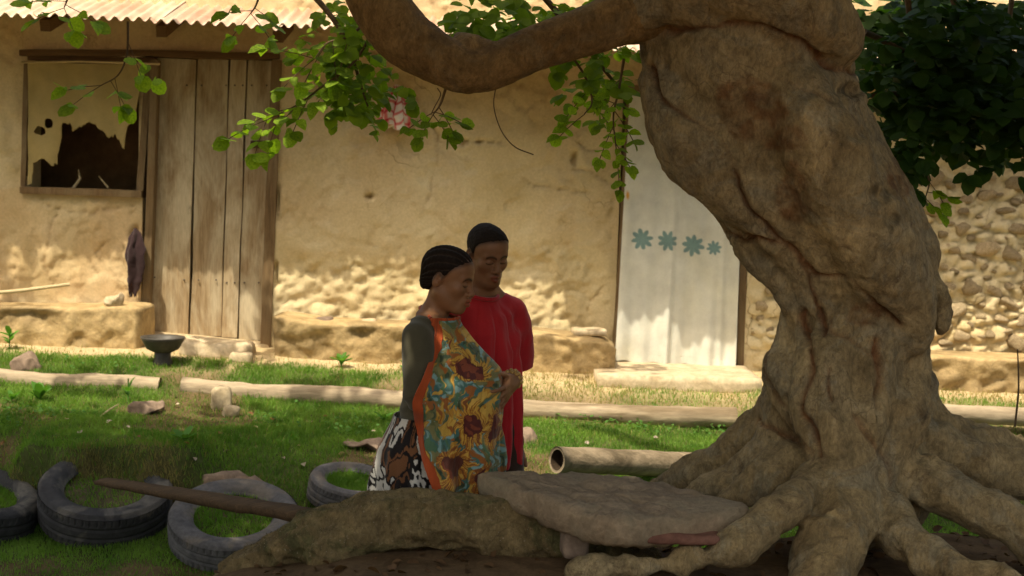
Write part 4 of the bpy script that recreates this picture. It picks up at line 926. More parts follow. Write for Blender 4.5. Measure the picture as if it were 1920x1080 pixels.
# limb leaving to the left and dipping across the picture
S2 = Sdf(); S2.chain([T(1250, 15, 5.06, 52), T(1180, 30, 5.06, 47), T(1100, 58, 5.05, 42), T(1000, 93, 5.03, 39), T(905, 132, 5.02, 39), T(838, 118, 5.02, 43), T(765, 75, 5.03, 50), T(718, 18, 5.05, 52), T(690, -50, 5.1, 52), T(650, -170, 5.2, 50), T(560, -300, 5.3, 44)], 0.02, 4)
S2.chain([T(905, 100, 5.03, 26), T(880, 88, 5.04, 22), T(860, 70, 5.08, 10)], 0.02, 2)
V, F = S2.mesh((-1.0, 4.8, 1.35), (0.75, 5.6, 3.0), 0.008, lambda Q: 0.006 * fbm(Q * 9, 3, 5) + 0.003 * fbm(Q * 40, 2, 6))
mk('limb', V, F, M['bark'], tree, col=np.ones((len(V), 3)) * np.array([.66, .55, .42]))
# mossy root running out in front of the couple
S3 = Sdf(); S3.chain([T(1200, 1060, 4.84, 40), T(1080, 1012, 4.84, 52), T(960, 990, 4.85, 55), T(850, 976, 4.85, 50), T(740, 972, 4.86, 47), T(660, 988, 4.87, 44), T(580, 1012, 4.88, 42), T(520, 1036, 4.9, 36), T(468, 1062, 4.92, 28), T(420, 1100, 4.95, 26)], 0.03, 4)
S3.chain([T(700, 985, 4.85, 34), T(640, 1020, 4.80, 30), T(600, 1060, 4.78, 24)], 0.05, 3)
V, F = S3.mesh((-1.25, 4.45, -0.5), (0.65, 5.2, 0.4), 0.0075, lambda Q: 0.026 * fbm(Q * np.array([6, 9, 9.]), 4, 15) + 0.014 * fbm(Q * np.array([18, 36, 36.]), 3, 16))
mk('mossy_root', V, F, M['moss'], tree, col=np.ones((len(V), 3)) * np.array([1, 1, 1.0]))['label'] = 'thick mossy root lying across the ground in front of the couple'

# upper limbs out of sight that carry the crown
def limb(pts, r0, r1, seed):
    c = catmull(pts, 8); V_, F_ = tube(c, np.linspace(r0, r1, len(c)), 14, 0.12, 3, seed); mk('limb', V_, F_, M['bark'], tree, col=np.ones((len(V_), 3)) * .8)
top = P(1390, -100, 5.18)
limb([top - (0, 0, .1), (0.5, 4.9, 2.9), (0.0, 4.2, 3.5), (-0.9, 3.4, 4.1), (-2.2, 2.8, 4.5)], .26, .06, 1)
limb([top - (0, 0, .1), (1.1, 5.2, 2.9), (1.8, 5.6, 3.5), (2.6, 5.9, 4.0)], .24, .06, 2)
limb([(0.7, 5.1, 2.6), (0.5, 5.6, 3.3), (0.0, 6.1, 3.9), (-0.7, 6.5, 4.3)], .16, .05, 3)
limb([P(650, -170, 5.2), (-1.1, 5.3, 3.2), (-1.7, 5.5, 3.6), (-2.6, 5.6, 3.9)], .10, .04, 4)
limb([(0.9, 5.0, 2.7), (1.3, 4.2, 3.4), (1.9, 3.2, 4.0)], .15, .05, 5)

# ------------------------------------------------------------------ leaves
LEAF = np.array([(0, 0, 0), (.30, .16, .02), (.40, .48, .05), (.26, .82, .03), (0, 1, -.04), (-.26, .82, .03), (-.40, .48, .05), (-.30, .16, .02), (0, .5, -.02)], float)
LEAFF = [[0, 1, 8, 7], [1, 2, 3, 8], [7, 8, 5, 6], [8, 3, 4, 5]]
leaf_meshes = {}
for key in ('leaf', 'darkleaf', 'canopy'):
    for i in range(4):
        V_ = LEAF.copy(); V_[:, 2] *= [1.0, 2.2, .3, -1.4][i]; V_[:, 2] -= [0.1, .25, -.1, .0][i] * V_[:, 1] ** 2; V_[:, 0] *= [1.05, .9, 1.15, .98][i]
        me = mesh_from('leaf', V_, LEAFF); me.materials.append(M[key]); leaf_meshes[key, i] = me
lr = np.random.default_rng(3)
def frame_rot(dirv, nrm):
    y = np.array(dirv, float); y /= np.linalg.norm(y); z = np.array(nrm, float); z -= y * (z @ y); z /= np.linalg.norm(z) + 1e-9; x = np.cross(y, z)
    return Matrix(((x[0], y[0], z[0]), (x[1], y[1], z[1]), (x[2], y[2], z[2])))
def put_leaf(parent, pos, dirv, nrm, size, key):
    o = bpy.data.objects.new('leaf', leaf_meshes[key, int(lr.integers(4))]); COL.objects.link(o); o.parent = parent
    Mx = frame_rot(dirv, nrm).to_4x4(); Mx = Matrix.Translation(Vector((np.asarray(pos) - wloc(parent)).tolist())) @ Mx @ Matrix.Scale(float(size), 4)
    o.matrix_local = Mx
bulkV, bulkF, bulkM = {}, {}, {}
def put_bulk(bk, pos, dirv, nrm, size):
    R_ = np.array(frame_rot(dirv, nrm)); V_ = LEAF * np.array([1.1, 1, 1.5]); bulkV.setdefault(bk, []).append(V_ @ R_.T * size + pos)
def rachis(parent, base, dirv, length, n, size, key, droop=.25, bulk=None):
    """one compound leaf: leaflets in pairs along a drooping stalk"""
    d = np.array(dirv, float); d /= np.linalg.norm(d); p_ = np.array(base, float); pts = [p_.copy()]
    side = np.cross(d, (0, 0, 1.0)); side /= np.linalg.norm(side) + 1e-9
    for i in range(n):
        p_ = p_ + d * length / n; d = d + np.array([0, 0, -droop / n]); d /= np.linalg.norm(d); pts.append(p_.copy())
        for s in (-1, 1):
            ld = side * s * .9 + d * .55 + lr.normal(0, .18, 3); nn = np.array([0, -.55, .8]) + lr.normal(0, .35, 3); sz = size * lr.uniform(.75, 1.15) * (0.7 + .3 * min(1, (i + 1) / 3))
            if bulk: put_bulk(bulk, p_, ld, nn, sz)
            else: put_leaf(parent, p_, ld, nn, sz, key)
    if bulk: put_bulk(bulk, p_, d, np.array([0, -.5, .8]) + lr.normal(0, .3, 3), size)
    else: put_leaf(parent, p_, d, np.array([0, -.5, .8]) + lr.normal(0, .3, 3), size, key)
    return pts
def spray(px_path, leaves, size, key='leaf', n=4, ln=.16):
    """a hanging twig seen against the wall: px_path (x, y, Y); leaves: list of (fraction along twig, direction px dx, dy)"""
    pts = catmull([P(*q) for q in px_path], 8); base = pts[0]
    e = empty('leaf_spray', base - wloc(tree)); e.parent = tree
    parts = [tube(pts, np.linspace(.006, .0025, len(pts)), 6)]
    for fr, dx, dy in leaves:
        b = pts[int(round(fr * (len(pts) - 1)))]; d = np.array([dx, lr.uniform(-25, 25), -dy], float)
        st = rachis(e, b, d, ln * lr.uniform(.85, 1.15), n, size * .93, key); parts.append(tube(st, .0018, 5))
    V_, F_ = join(parts); mk('twig', V_, F_, M['twig'], e)
# sprays one can pick out
spray([(700, 60, 5.3), (660, 120, 5.3), (600, 165, 5.3), (560, 195, 5.35), (500, 225, 5.4)], [(.35, -30, 40), (.55, -40, 30), (.62, -20, 50), (.8, -40, 10), (.9, -15, 45), (1, -40, 20), (1, -10, 40)], .075, n=3, ln=.15)
spray([(690, 40, 5.35), (650, 70, 5.3), (615, 80, 5.3), (590, 110, 5.3)], [(.3, -10, 50), (.5, -40, 10), (.7, -20, 40), (1, -30, 30), (1, -40, -10), (.6, 10, 50)], .075, n=3, ln=.17)
spray([(836, 165, 5.15), (826, 195, 5.15), (812, 215, 5.15)], [(.6, 20, 30), (.8, -35, 20), (1, 20, 25), (1, -20, 35), (.9, 35, 10)], .062, n=3, ln=.11)
spray([(1060, 90, 5.4), (1095, 140, 5.4), (1110, 190, 5.4), (1095, 215, 5.4)], [(.3, 20, 40), (.5, -30, 35), (.7, 30, 30), (1, -12, 10), (.6, 40, 10)], .062, n=3, ln=.13)
spray([(1170, 110, 5.35), (1160, 170, 5.35), (1150, 220, 5.35), (1156, 285, 5.35)], [(.2, -30, 30), (.45, -30, 40), (.6, 25, 30), (.75, -15, 35), (.9, 20, 30), (1, 5, 40)], .052, n=4, ln=.13)
spray([(240, 40, 6.6), (238, 100, 6.6), (222, 140, 6.6), (190, 160, 6.6)], [(.2, 20, 40), (.35, 30, 30), (.75, 5, 40), (.85, 15, 30), (1, -30, 25), (1, -40, 5)], .095, n=2, ln=.15)
spray([(490, -20, 6.2), (480, 10, 6.2), (470, 25, 6.2)], [(.6, 30, 20), (1, -20, 25), (1, 20, 25), (.8, -40, 5)], .09, n=2, ln=.12)
spray([(130, -10, 6.6), (120, 15, 6.6)], [(1, -40, 20), (1, 20, 30), (.7, 40, 20), (.5, -40, 0)], .10, n=2, ln=.14)
spray([(1730, 310, 6.1), (1742, 340, 6.1), (1735, 372, 6.1)], [(.5, 20, 30), (1, 25, 20), (1, -10, 30), (.8, 30, 5)], .075, n=2, ln=.10)
# denser foliage masses (too many to pick apart): leaflets along random compound leaves
def mass(bk, cx, cy, rx, ry, Y0, Y1, count, size, n=3, ln=.16, dirb=(0, -.2, -.5)):
    for _ in range(count):
        a = lr.uniform(0, 2 * math.pi); q = math.sqrt(lr.uniform(0, 1)); Y = lr.uniform(Y0, Y1)
        b = P(cx + rx * q * math.cos(a), cy + ry * q * math.sin(a), Y); d = np.array(dirb) + lr.normal(0, .55, 3); rachis(None, b, d, ln * lr.uniform(.7, 1.2), n, size * lr.uniform(.8, 1.15), None, bulk=bk)
mass('a', 660, 95, 60, 60, 5.25, 5.7, 34, .062); mass('a', 672, 165, 30, 42, 5.4, 5.8, 16, .056); mass('a', 640, 20, 70, 40, 5.3, 5.9, 12, .062)
mass('a', 950, 20, 120, 40, 5.3, 5.9, 40, .07); mass('a', 1120, 120, 60, 45, 5.4, 5.9, 20, .06); mass('a', 1060, 60, 70, 40, 5.4, 6.0, 18, .065)
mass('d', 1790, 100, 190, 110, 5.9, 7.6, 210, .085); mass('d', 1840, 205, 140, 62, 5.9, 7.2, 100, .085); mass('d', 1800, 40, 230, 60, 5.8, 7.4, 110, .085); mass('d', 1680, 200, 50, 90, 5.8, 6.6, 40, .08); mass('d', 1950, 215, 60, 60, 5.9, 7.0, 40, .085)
# crown overhead: clumps of leaves over the limbs, out of the top of the picture; it shades tree, couple and tyres; further clumps are added for shade
cr = np.random.default_rng(12); clumps = []
for _ in range(230):
    x = cr.uniform(-6.5, 5.5); y = cr.uniform(2.0, float(np.interp(x, [-6, -2.4, -1.4, -0.6, 3, 5], [6.4, 6.1, 5.7, 5.0, 5.0, 5.6])) + 0.3 * math.sin(x * 2.1)); z = cr.uniform(2.75, 4.7) + 0.10 * max(0, 5 - y)
    if y > 5.0: z = max(z, 2.75 + 0.36 * (y - 5.0))
    clumps.append((x, y, z, cr.uniform(.38, .75)))
for _ in range(210): clumps.append((cr.uniform(-5.2, -1.2), cr.uniform(0.6, 5.9), cr.uniform(2.5, 3.2), cr.uniform(.4, .65)))  # unseen low clumps added to darken the left foreground
for _ in range(9): clumps.append((cr.uniform(-5.0, -1.9), cr.uniform(7.0, 8.9), cr.uniform(2.85, 3.6), cr.uniform(.2, .36)))  # unseen clumps added to dim and dapple the left of the wall
for _ in range(3): clumps.append((cr.uniform(-1.9, 0.2), cr.uniform(7.6, 8.8), cr.uniform(2.95, 3.6), cr.uniform(.14, .24)))  # small unseen clumps added to break up the eave shadow
for _ in range(14): clumps.append((cr.uniform(1.9, 4.4), cr.uniform(1.5, 5.0), cr.uniform(2.6, 3.3), cr.uniform(.4, .6)))  # unseen clumps added to darken the lower right
for _ in range(34): clumps.append((cr.uniform(1.2, 4.6), cr.uniform(4.4, 6.6), cr.uniform(3.0, 4.2), cr.uniform(.4, .65)))  # unseen clumps added to keep sun off the dark foliage
for (x, y, z, r) in clumps:
    if abs(x + 1.3 + .25 * (z - 1.9)) < .75 and abs(y - 5.35 + .4 * (z - 1.9)) < .65: continue      # gap through which the sun reaches the low sprays
    n_ = int(150 * (r / .5) ** 2); pos = cr.normal(0, 1, (n_, 3)); pos /= np.linalg.norm(pos, axis=1)[:, None]; pos *= (cr.uniform(0.15, 1, n_) ** .5)[:, None] * r * np.array([1.15, 1.15, .6])
    for p_ in pos:
        put_bulk('c', np.array([x, y, z]) + p_, cr.normal(0, 1, 3) + (0, 0, -.3), np.array([0, 0, .9]) + cr.normal(0, .5, 3), cr.uniform(.09, .14))
for bk, nm, mt in (('a', 'foliage', 'leaf'), ('d', 'foliage', 'darkleaf'), ('c', 'crown_and_shade_clumps', 'canopy')):
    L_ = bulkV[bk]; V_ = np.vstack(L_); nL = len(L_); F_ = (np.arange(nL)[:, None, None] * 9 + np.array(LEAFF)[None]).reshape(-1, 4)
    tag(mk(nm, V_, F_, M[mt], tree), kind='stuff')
# branchlets inside the dark foliage and thin hanging vines
parts = []
for (a, b, c) in [((1620, 60, 6.0), (1760, 110, 6.4), (1960, 60, 6.8)), ((1640, 180, 6.0), (1740, 165, 6.3), (1900, 110, 6.6)), ((1780, -20, 6.4), (1830, 120, 6.4), (1890, 260, 6.4)), ((1900, -20, 6.6), (1880, 100, 6.5), (1820, 230, 6.3)), ((1700, -20, 6.1), (1720, 120, 6.2), (1780, 250, 6.3)), ((560, -40, 5.6), (640, 60, 5.5), (690, 200, 5.5)), ((1000, -30, 5.6), (1100, 90, 5.6), (1180, 190, 5.6))]:
    parts.append(tube(catmull([P(*a), P(*b), P(*c)], 8), np.linspace(.014, .004, 17), 7, .1))
for V_, F_ in parts: mk('branch', V_, F_, M['twig'], tree)
for path in ([(930, 160, 5.05), (926, 200, 5.08), (940, 245, 5.1), (965, 275, 5.15), (1000, 290, 5.2)], [(820, 165, 5.05), (826, 178, 5.05), (815, 200, 5.06), (808, 215, 5.08)]):
    c = catmull([P(*q) for q in path], 8); V_, F_ = tube(c, .0022, 6); mk('vine', V_, F_, M['twig'], tree)

# ------------------------------------------------------------------ stone slab bench on the roots
top_px = [(893, 884), (940, 878), (1010, 879), (1120, 886), (1230, 900), (1330, 922), (1396, 944), (1392, 955), (1330, 962), (1250, 968), (1170, 972), (1120, 966), (1050, 942), (975, 916)]
def on_slab(x, y):
    for Y in np.linspace(5.6, 3.8, 900):
        q = P(x, y, Y)
        if q[2] > 0.225 + 0.05 * (Y - 4.7): return q
o_ = np.array([on_slab(*q) for q in top_px])
ring = catmull(np.vstack([o_, o_[:1]]), 10)[:-1]; ctr = ring.mean(0); nr = len(ring); V = []
lv = [(0.0, .0, 1)] + [(q, .0, 1) for q in np.linspace(.08, .92, 16)] + [ (.97, -.005, 1), (1.0, -.016, 1), (1.005, -.04, 1), (1.0, -.065, 1), (.97, -.09, 1), (.90, -.10, 1), (.5, -.105, 1), (0, -.105, 1)]
for s_, dz, _ in lv: V.append(ctr + (ring - ctr) * s_ + (0, 0, dz))
V = np.array(V).reshape(-1, 3); V[:, 2] += 0.014 * fbm(V * 9, 4, 31, .6) + 0.010 * fbm(V * 34, 4, 34, .6) - 0.010 * sstep(.12, .3, fbm(V * 14, 3, 36)); V[:, :2] += 0.014 * np.stack([fbm(V * 8, 3, 32), fbm(V * 8, 3, 33)], -1)
tag(mk('stone_slab', V, grid_faces(len(lv), nr, wrap_v=True), M['slab']), 'thick reddish-brown stone slab laid on the roots as a seat', 'slab')
V, F = block((0.27, 0.10, 0.032), (12, 4, 3), 0.010, 12, 41, .35); p_ = P(1270, 1006, 4.52); tag(mk('red_board', V @ rotm(0, -.03, -.05).T + p_, F, M['redboard']), 'flaking red board wedged under the stone slab', 'board')
V, F = block((0.085, 0.09, 0.13), (5, 5, 6), 0.008, 12, 42, .15); p_ = P(1078, 1005, 4.66); tag(mk('brick', V @ rotm(.1, .05, .2).T + p_, F, M['stone']), 'upright brown block propping the slab beside the mossy root', 'block')
V, F = block((0.15, 0.14, 0.10), (6, 5, 4), 0.012, 9, 43, .2); p_ = P(985, 925, 4.95); tag(mk('prop_block', V + p_ - (0, 0, .0), F, M['redboard']), 'dark red block under the pointed end of the slab', 'block')
# ------------------------------------------------------------------ people
def unit(v): v = np.asarray(v, float); return v / np.linalg.norm(v)
def add_head(S, R, t, s=1.0, fem=False):
    """head primitives in head space (face towards -y), placed by rotation R, translation t, scale s"""
    def X(p_): return R @ (np.asarray(p_, float) * s) + t
    def E_(c, r, k, Rl=None, op='u'): S.ell(X(c), np.asarray(r) * s, k * s, R if Rl is None else R @ Rl, op)
    def C_(a, b, ra, rb, k, op='u'): S.cap(X(a), X(b), ra * s, rb * s, k * s, op)
    E_((0, .018, .034), (.073, .094, .082), .03); E_((0, -.03, .045), (.062, .058, .055), .04)            # skull, forehead
    E_((0, -.030, -.042), (.055, .058, .070), .04)                                                        # face
    for q in (-1, 1):
        C_((q * .052, .004, -.055), (q * .022, -.066, -.100), .016, .017, .035)                            # jaw
        E_((q * .040, -.060, -.022), (.023, .020, .020), .03)                                              # cheekbone
        C_((q * .010, -.083, .020), (q * .044, -.070, .022), .010, .008, .018)                             # brow ridge
    E_((0, -.078, -.100), (.022, .017, .017), .025)                                                       # chin
    for q in (-1, 1): E_((q * .031, -.094, .003), (.0185, .0175, .0135), .012, op='s')                       # sockets
    for q in (-1, 1): E_((q * .031, -.0755, -.001), (.0165, .0125, .0115), .005)                          # lids
    E_((0, -.086, -.066), (.028, .015, .024), .018)                                                       # mouth mound
    w_ = .0165 if fem else .0175
    C_((0, -.084, .012), (0, -.108, -.028), .0075, .0105, .014); E_((0, -.109, -.033), (.0115, .010, .009), .008)     # nose
    for q in (-1, 1): E_((q * w_ * .85, -.0985, -.036), (.0095, .011, .008), .007)
    for q in (-1, 1):
        C_((0, -.106, -.0570), (q * .020, -.095, -.0615), .0072, .0042, .005); C_((0, -.104, -.0740), (q * .018, -.094, -.068), .0092, .0050, .005)
    C_((-.021, -.108, -.0655), (.021, -.108, -.0655), .0016, .0016, .004, 's')
    for q in (-1, 1):                                                                                      # ears
        Rl = rotm(0.20, 0, q * -.30)
        E_((q * .075, .016, -.006), (.008, .020, .032), .008, Rl); E_((q * .085, .012, .000), (.008, .010, .019), .004, Rl, 's'); E_((q * .0805, .006, -.004), (.005, .006, .009), .004, Rl)
def head_local(V, R, t, s): return (V - t) @ R / s
def face_colour(L, dark=.33):
    x, y, z = np.abs(L[:, 0]), L[:, 1], L[:, 2]; c = np.ones((len(L), 3)); inh = (np.linalg.norm(L, axis=1) < .16) & (y < -.03)
    arc = .0265 - .010 * ((x - .028) / .022) ** 2; br = np.exp(-((z - arc) / .0055) ** 2) * (x > .008) * (x < .050) * inh; c *= 1 - .88 * br[:, None]
    lash = np.exp(-((z - (-.0075 + .004 * ((x - .031) / .016) ** 2)) / .0024) ** 2) * (np.abs(x - .031) < .017) * inh * (y < -.06); c *= 1 - .92 * lash[:, None]
    lip = ((x / .022) ** 2 + ((z + .0655) / .0145) ** 2 < 1) & (y < -.088) & inh; c[lip] *= (1.0, .62, .62)
    mouth = np.exp(-((z + .0655) / .0022) ** 2) * (x < .021) * (y < -.085) * inh; c *= 1 - .6 * mouth[:, None]
    nos = np.exp(-(((x - .009) / .004) ** 2 + ((z + .042) / .003) ** 2)) * (y < -.092) * inh; c *= 1 - .6 * nos[:, None]
    return c
def add_hand(S, wrist, d, n, thumb_up, s=1.0, curl=(.25, .35, .35), spread=.06):
    d = unit(d); n = np.asarray(n, float); n = unit(n - d * (n @ d)); sd = np.cross(d, n)
    if sd @ np.asarray(thumb_up, float) < 0: sd = -sd
    w_ = np.asarray(wrist, float); Rm = np.stack([sd, n, d], 1)
    S.cap(w_ - d * .03 * s, w_ + d * .02 * s, .024 * s, .024 * s, .02); S.ell(w_ + d * .048 * s, (.040 * s, .0155 * s, .050 * s), .02, Rm); S.ell(w_ + (d * .035 + sd * .022 - n * .006) * s, (.020 * s, .015 * s, .03 * s), .015, Rm)
    for off, ln, dz in ((.029, .072, .082), (.010, .080, .090), (-.010, .074, .086), (-.028, .058, .076)):
        p_ = w_ + (d * dz + sd * off) * s; dd = unit(d + sd * spread * off / .03); nn = n; r = .0088 * s
        S.cap(p_ - dd * .02 * s, p_, .0095 * s, r, .008)
        for i, fr in enumerate((.45, .30, .25)):
            a = curl[i]; dd2 = unit(dd * math.cos(a) - nn * math.sin(a)); nn = unit(nn * math.cos(a) + dd * math.sin(a)); dd = dd2
            q = p_ + dd * ln * fr * s; S.cap(p_, q, r, r * .90, .0035); p_ = q; r *= .90
    p_ = w_ + (d * .028 + sd * .034) * s; dd = unit(d * .62 + sd * .72 - n * .25)
    S.cap(w_ + (d * .012 + sd * .016) * s, p_, .014 * s, .0115 * s, .012); q = p_ + dd * .034 * s; S.cap(p_, q, .0112 * s, .0098 * s, .004)
    dd = unit(dd + d * .5); S.cap(q, q + dd * .026 * s, .0098 * s, .0078 * s, .004)
def add_legs(S, H, hip, foot, k=.03):
    for q in (-1, 1):
        S.chain([[q * hip, 0, .50 * H, .085], [q * (hip + .0), -.01, .285 * H, .056], [q * hip, .015, .19 * H, .055], [q * hip, .02, .055 * H, .034], [q * hip, .02, .035 * H, .036]], k, 3)
        S.cap((q * hip, .035, .035), (q * hip, -.10, .026), .036, .028, .03); S.cap((q * hip, -.10, .026), (q * (hip + .01), -.16, .02), .032, .02, .03)
def radial(S, zs, phis, axis, rmax=.42, step=.003, lower=None):
    """outermost surface radius of a field seen from a vertical axis: r[z, phi] (phi = 0 forward, positive to the person's right)"""
    rs = np.arange(0.0, rmax, step, dtype=np.float32); out = np.zeros((len(zs), phis.shape[-1]))
    for i, z in enumerate(zs):
        ph = phis if phis.ndim == 1 else phis[i]
        dx, dy = -np.sin(ph), -np.cos(ph); Q_ = np.stack([axis[i][0] + dx[:, None] * rs, axis[i][1] + dy[:, None] * rs, np.full((len(ph), len(rs)), z)], -1)
        f = S.at(Q_); ins = f < 0; last = len(rs) - 1 - np.argmax(ins[:, ::-1], 1); last = np.clip(last, 0, len(rs) - 2); any_ = ins.any(1)
        f0 = f[np.arange(len(ph)), last]; f1 = f[np.arange(len(ph)), last + 1]; out[i] = np.where(any_, rs[last] + step * np.clip(-f0 / np.maximum(f1 - f0, 1e-6), 0, 1), .02)
    return out
def blur(a, n, axis):
    for _ in range(n):
        p_ = np.take(a, np.clip(np.arange(-1, a.shape[axis] - 1), 0, None), axis); q = np.take(a, np.clip(np.arange(1, a.shape[axis] + 1), None, a.shape[axis] - 1), axis); a = (p_ + 2 * a + q) / 4
    return a
def solid(o, t=.004):
    s = o.modifiers.new('thickness', 'SOLIDIFY'); s.thickness = t; s.offset = 0; return o

# ---------------- man in the red shirt
MY = 5.70; MS = 1.0; mz = P(915, 413, MY)[2] - 1.765 * MS; mpos = P(896, 700, MY); mpos[2] = mz
man = empty('person', mpos, math.radians(36)); man.scale = (MS,) * 3
tag(man, 'person in a red T-shirt and dark brown shorts with bowed head', 'person')
RH = rotm(math.radians(22), math.radians(-3), math.radians(-6)); tH = np.array([.0, -.040, 1.635])
SM = Sdf()
SM.column([(.80, .135, .10, 0, .01), (.92, .15, .11, 0, .01), (1.05, .135, .10, 0, .005), (1.2, .15, .105, 0, 0), (1.34, .155, .10, 0, .01), (1.40, .13, .085, 0, .015), (1.45, .075, .065, 0, .015), (1.47, .055, .055, 0, .01)], .03)
SM.cap((0, .018, 1.42), (0, -.012, 1.56), .056, .056, .04)
for q in (-1, 1): SM.cap((q * .03, .015, 1.50), (q * .15, .01, 1.405), .035, .04, .05)
add_legs(SM, 1.75, .09, 0); add_head(SM, RH, tH, .95)
# left arm hangs a little behind the hip, right arm reaches behind the woman
SM.chain([[.175, .01, 1.378, .046], [.215, .10, 1.11, .041], [.217, .105, 1.07, .042], [.212, .015, .86, .029]], .03, 3); add_hand(SM, (.210, .008, .835), (-.1, -.15, -1), (1, .1, 0), (0, -1, 0), 1.0, (.3, .4, .4))
SM.chain([[-.175, .01, 1.378, .046], [-.245, .035, 1.11, .041], [-.245, .02, 1.07, .042], [-.225, -.10, .86, .029]], .03, 3); add_hand(SM, (-.223, -.112, .835), (0, -.25, -1), (-1, .1, 0), (0, -1, 0), 1.0, (.3, .4, .4))
V, F = SM.mesh((-.36, -.30, -.02), (.36, .26, 1.80), .0034)
MHY, MHZ = [-.11, -.08, -.062, -.045, -.025, -.012, .0, .02, .045, .09, .12], [.110, .094, .085, .072, .05, .010, -.004, .020, -.035, -.05, -.045]
def fade(L, ys, zs, w, a): return (1 - a * np.exp(-(np.maximum(0, np.interp(L[:, 1], ys, zs) - L[:, 2]) / w) ** 2) * (np.linalg.norm(L, axis=1) < .15) * (L[:, 2] > -.075))[:, None]
Lm = head_local(V, RH, tH, .95); stub = (1 - .28 * np.exp(-(((np.abs(Lm[:, 0])) / .03) ** 2 + ((Lm[:, 2] + .048) / .006) ** 2)) * (Lm[:, 1] < -.085) - .22 * sstep(-.085, -.105, Lm[:, 2]) * (Lm[:, 1] < -.05) * (np.linalg.norm(Lm, axis=1) < .15))[:, None]
mk('body', V, F, M['skin_m'], man, local=True, col=face_colour(Lm) * fade(Lm, MHY, MHZ, .012, .65) * stub)
SHm = Sdf(); SHm.ell(RH @ np.array([0, .018, .034]) * .95 + tH, np.array([.0775, .0985, .0875]) * .95, .01, RH); SHm.ell(RH @ np.array([0, -.024, .048]) * .95 + tH, np.array([.0655, .0605, .0575]) * .95, .035, RH)
def hair_cut(R, t, s, ys, zs, xw=0.0):
    def fn(Q):
        L = (Q - t.astype(np.float32)) @ R.astype(np.float32) / s
        return (L[..., 2] - np.interp(L[..., 1], ys, zs) + .0045 * fbm(L * 130, 2, 77)).astype(np.float32)
    return fn
SHm.add(hair_cut(RH, tH, .95, [-.11, -.08, -.062, -.045, -.025, -.012, .0, .02, .045, .09, .12], [.110, .094, .085, .072, .05, .010, -.004, .020, -.035, -.05, -.045]), tH - .2, tH + .2, .006, 's')
V, F = SHm.mesh(tH - .15, tH + .16, .0032, lambda Q: .0022 * fbm(Q * 180, 2, 3)); mk('hair', V, F, M['hair'], man, local=True, col=np.full((len(V), 3), .20))
# shirt
SS = Sdf()
SS.column([(.815, .190, .142, 0, .005), (.95, .186, .138, 0, .005), (1.08, .180, .130, 0, .0), (1.2, .182, .128, 0, 0), (1.32, .180, .122, 0, .005), (1.39, .155, .104, 0, .012), (1.435, .105, .085, 0, .015), (1.465, .075, .070, 0, .012), (1.478, .068, .066, 0, .01)], .03)
for q in (-1, 1): SS.chain([[q * .06, .015, 1.43, .050], [q * .160, .012, 1.388, .062], [q * .203, .03, 1.28, .066], [q * .224, .06, 1.165, .068]], .022, 2)
def sleeve_cut(q):
    a = np.array([q * .222, .06, 1.165]); n = unit((q * .2, .16, -1.0))
    def fn(Q): return (np.maximum(-((Q - a) @ n), np.where(q * Q[..., 0] > .165, -1, 1.0))).astype(np.float32)
    return fn
for q in (-1, 1): SS.add(sleeve_cut(q), (-.4, -.3, 1.0), (.4, .3, 1.25), .006, 's')
SS.cap((0, .018, 1.40), (0, -.02, 1.60), .064, .064, .008, 's')
def shirt_folds(Q):
    x, y, z = Q[..., 0], Q[..., 1], Q[..., 2]; a = np.arctan2(x, -y); low = sstep(1.42, .95, z)
    f = .022 * (0.25 + low) * (1 - 2 * np.abs(np.sin(a * 4.5 + 1.6 * fbm(Q * np.array([3, 3, 1.2]), 2, 5) + (1.4 - z) * .8)) ** .7) + .020 * fbm(Q * np.array([9, 9, 2.0]), 4, 7, .6)
    sh = .010 * np.sin((x * .8 + (1.45 - z)) * 42 + 3 * fbm(Q * 5, 2, 6)) * np.exp(-((z - 1.33) / .10) ** 2) * np.exp(-((np.abs(x) - .11) / .07) ** 2)
    return (f + sh) * sstep(1.455, 1.39, z) * (1 - .7 * sstep(.15, .19, np.abs(x)) * sstep(1.05, 1.15, z)) - .002 * sstep(.15, .19, np.abs(x))
V, F = SS.mesh((-.36, -.25, .78), (.36, .25, 1.52), .0042, shirt_folds, band=.04); sh_ = mk('shirt', V, F, M['red'], man, local=True)
a = np.arange(40) * 2 * math.pi / 40; cpts = np.stack([.066 * np.sin(a), -.006 - .068 * np.cos(a), 1.474 - .018 * np.cos(a)], -1); cpts = np.vstack([cpts, cpts[:1]])
V, F = tube(cpts, .0085, 8, caps=False); mk('collar', V, F, M['red'], sh_, local=True)
SO = Sdf()
for q in (-1, 1): SO.chain([[q * .085, .005, .90, .115], [q * .095, .0, .75, .112], [q * .105, 0, .54, .105]], .03, 2)
SO.cap((-.05, .005, .95), (.05, .005, .95), .12, .12, .04)
SO.add(lambda Q: (Q[..., 2] - .52).astype(np.float32), (-.4, -.3, .3), (.4, .3, .56), .005, 's')
V, F = SO.mesh((-.27, -.2, .45), (.27, .2, 1.1), .006, lambda Q: .006 * fbm(Q * np.array([9, 9, 3.]), 3, 2)); mk('shorts', V, F, M['shorts'], man, local=True)

# ---------------- pregnant woman
WY = 5.33; WYAW = math.radians(70); wz_ = P(835, 463, WY)[2] - 1.630; wpos = P(817, 700, WY); wpos[2] = wz_
woman = empty('person', wpos, WYAW); tag(woman, 'pregnant person in a sunflower-print apron dress cradling the belly', 'person')
HS = .955; RW = rotm(math.radians(15), math.radians(0), math.radians(4)); tW = np.array([.0, -.040, 1.515])
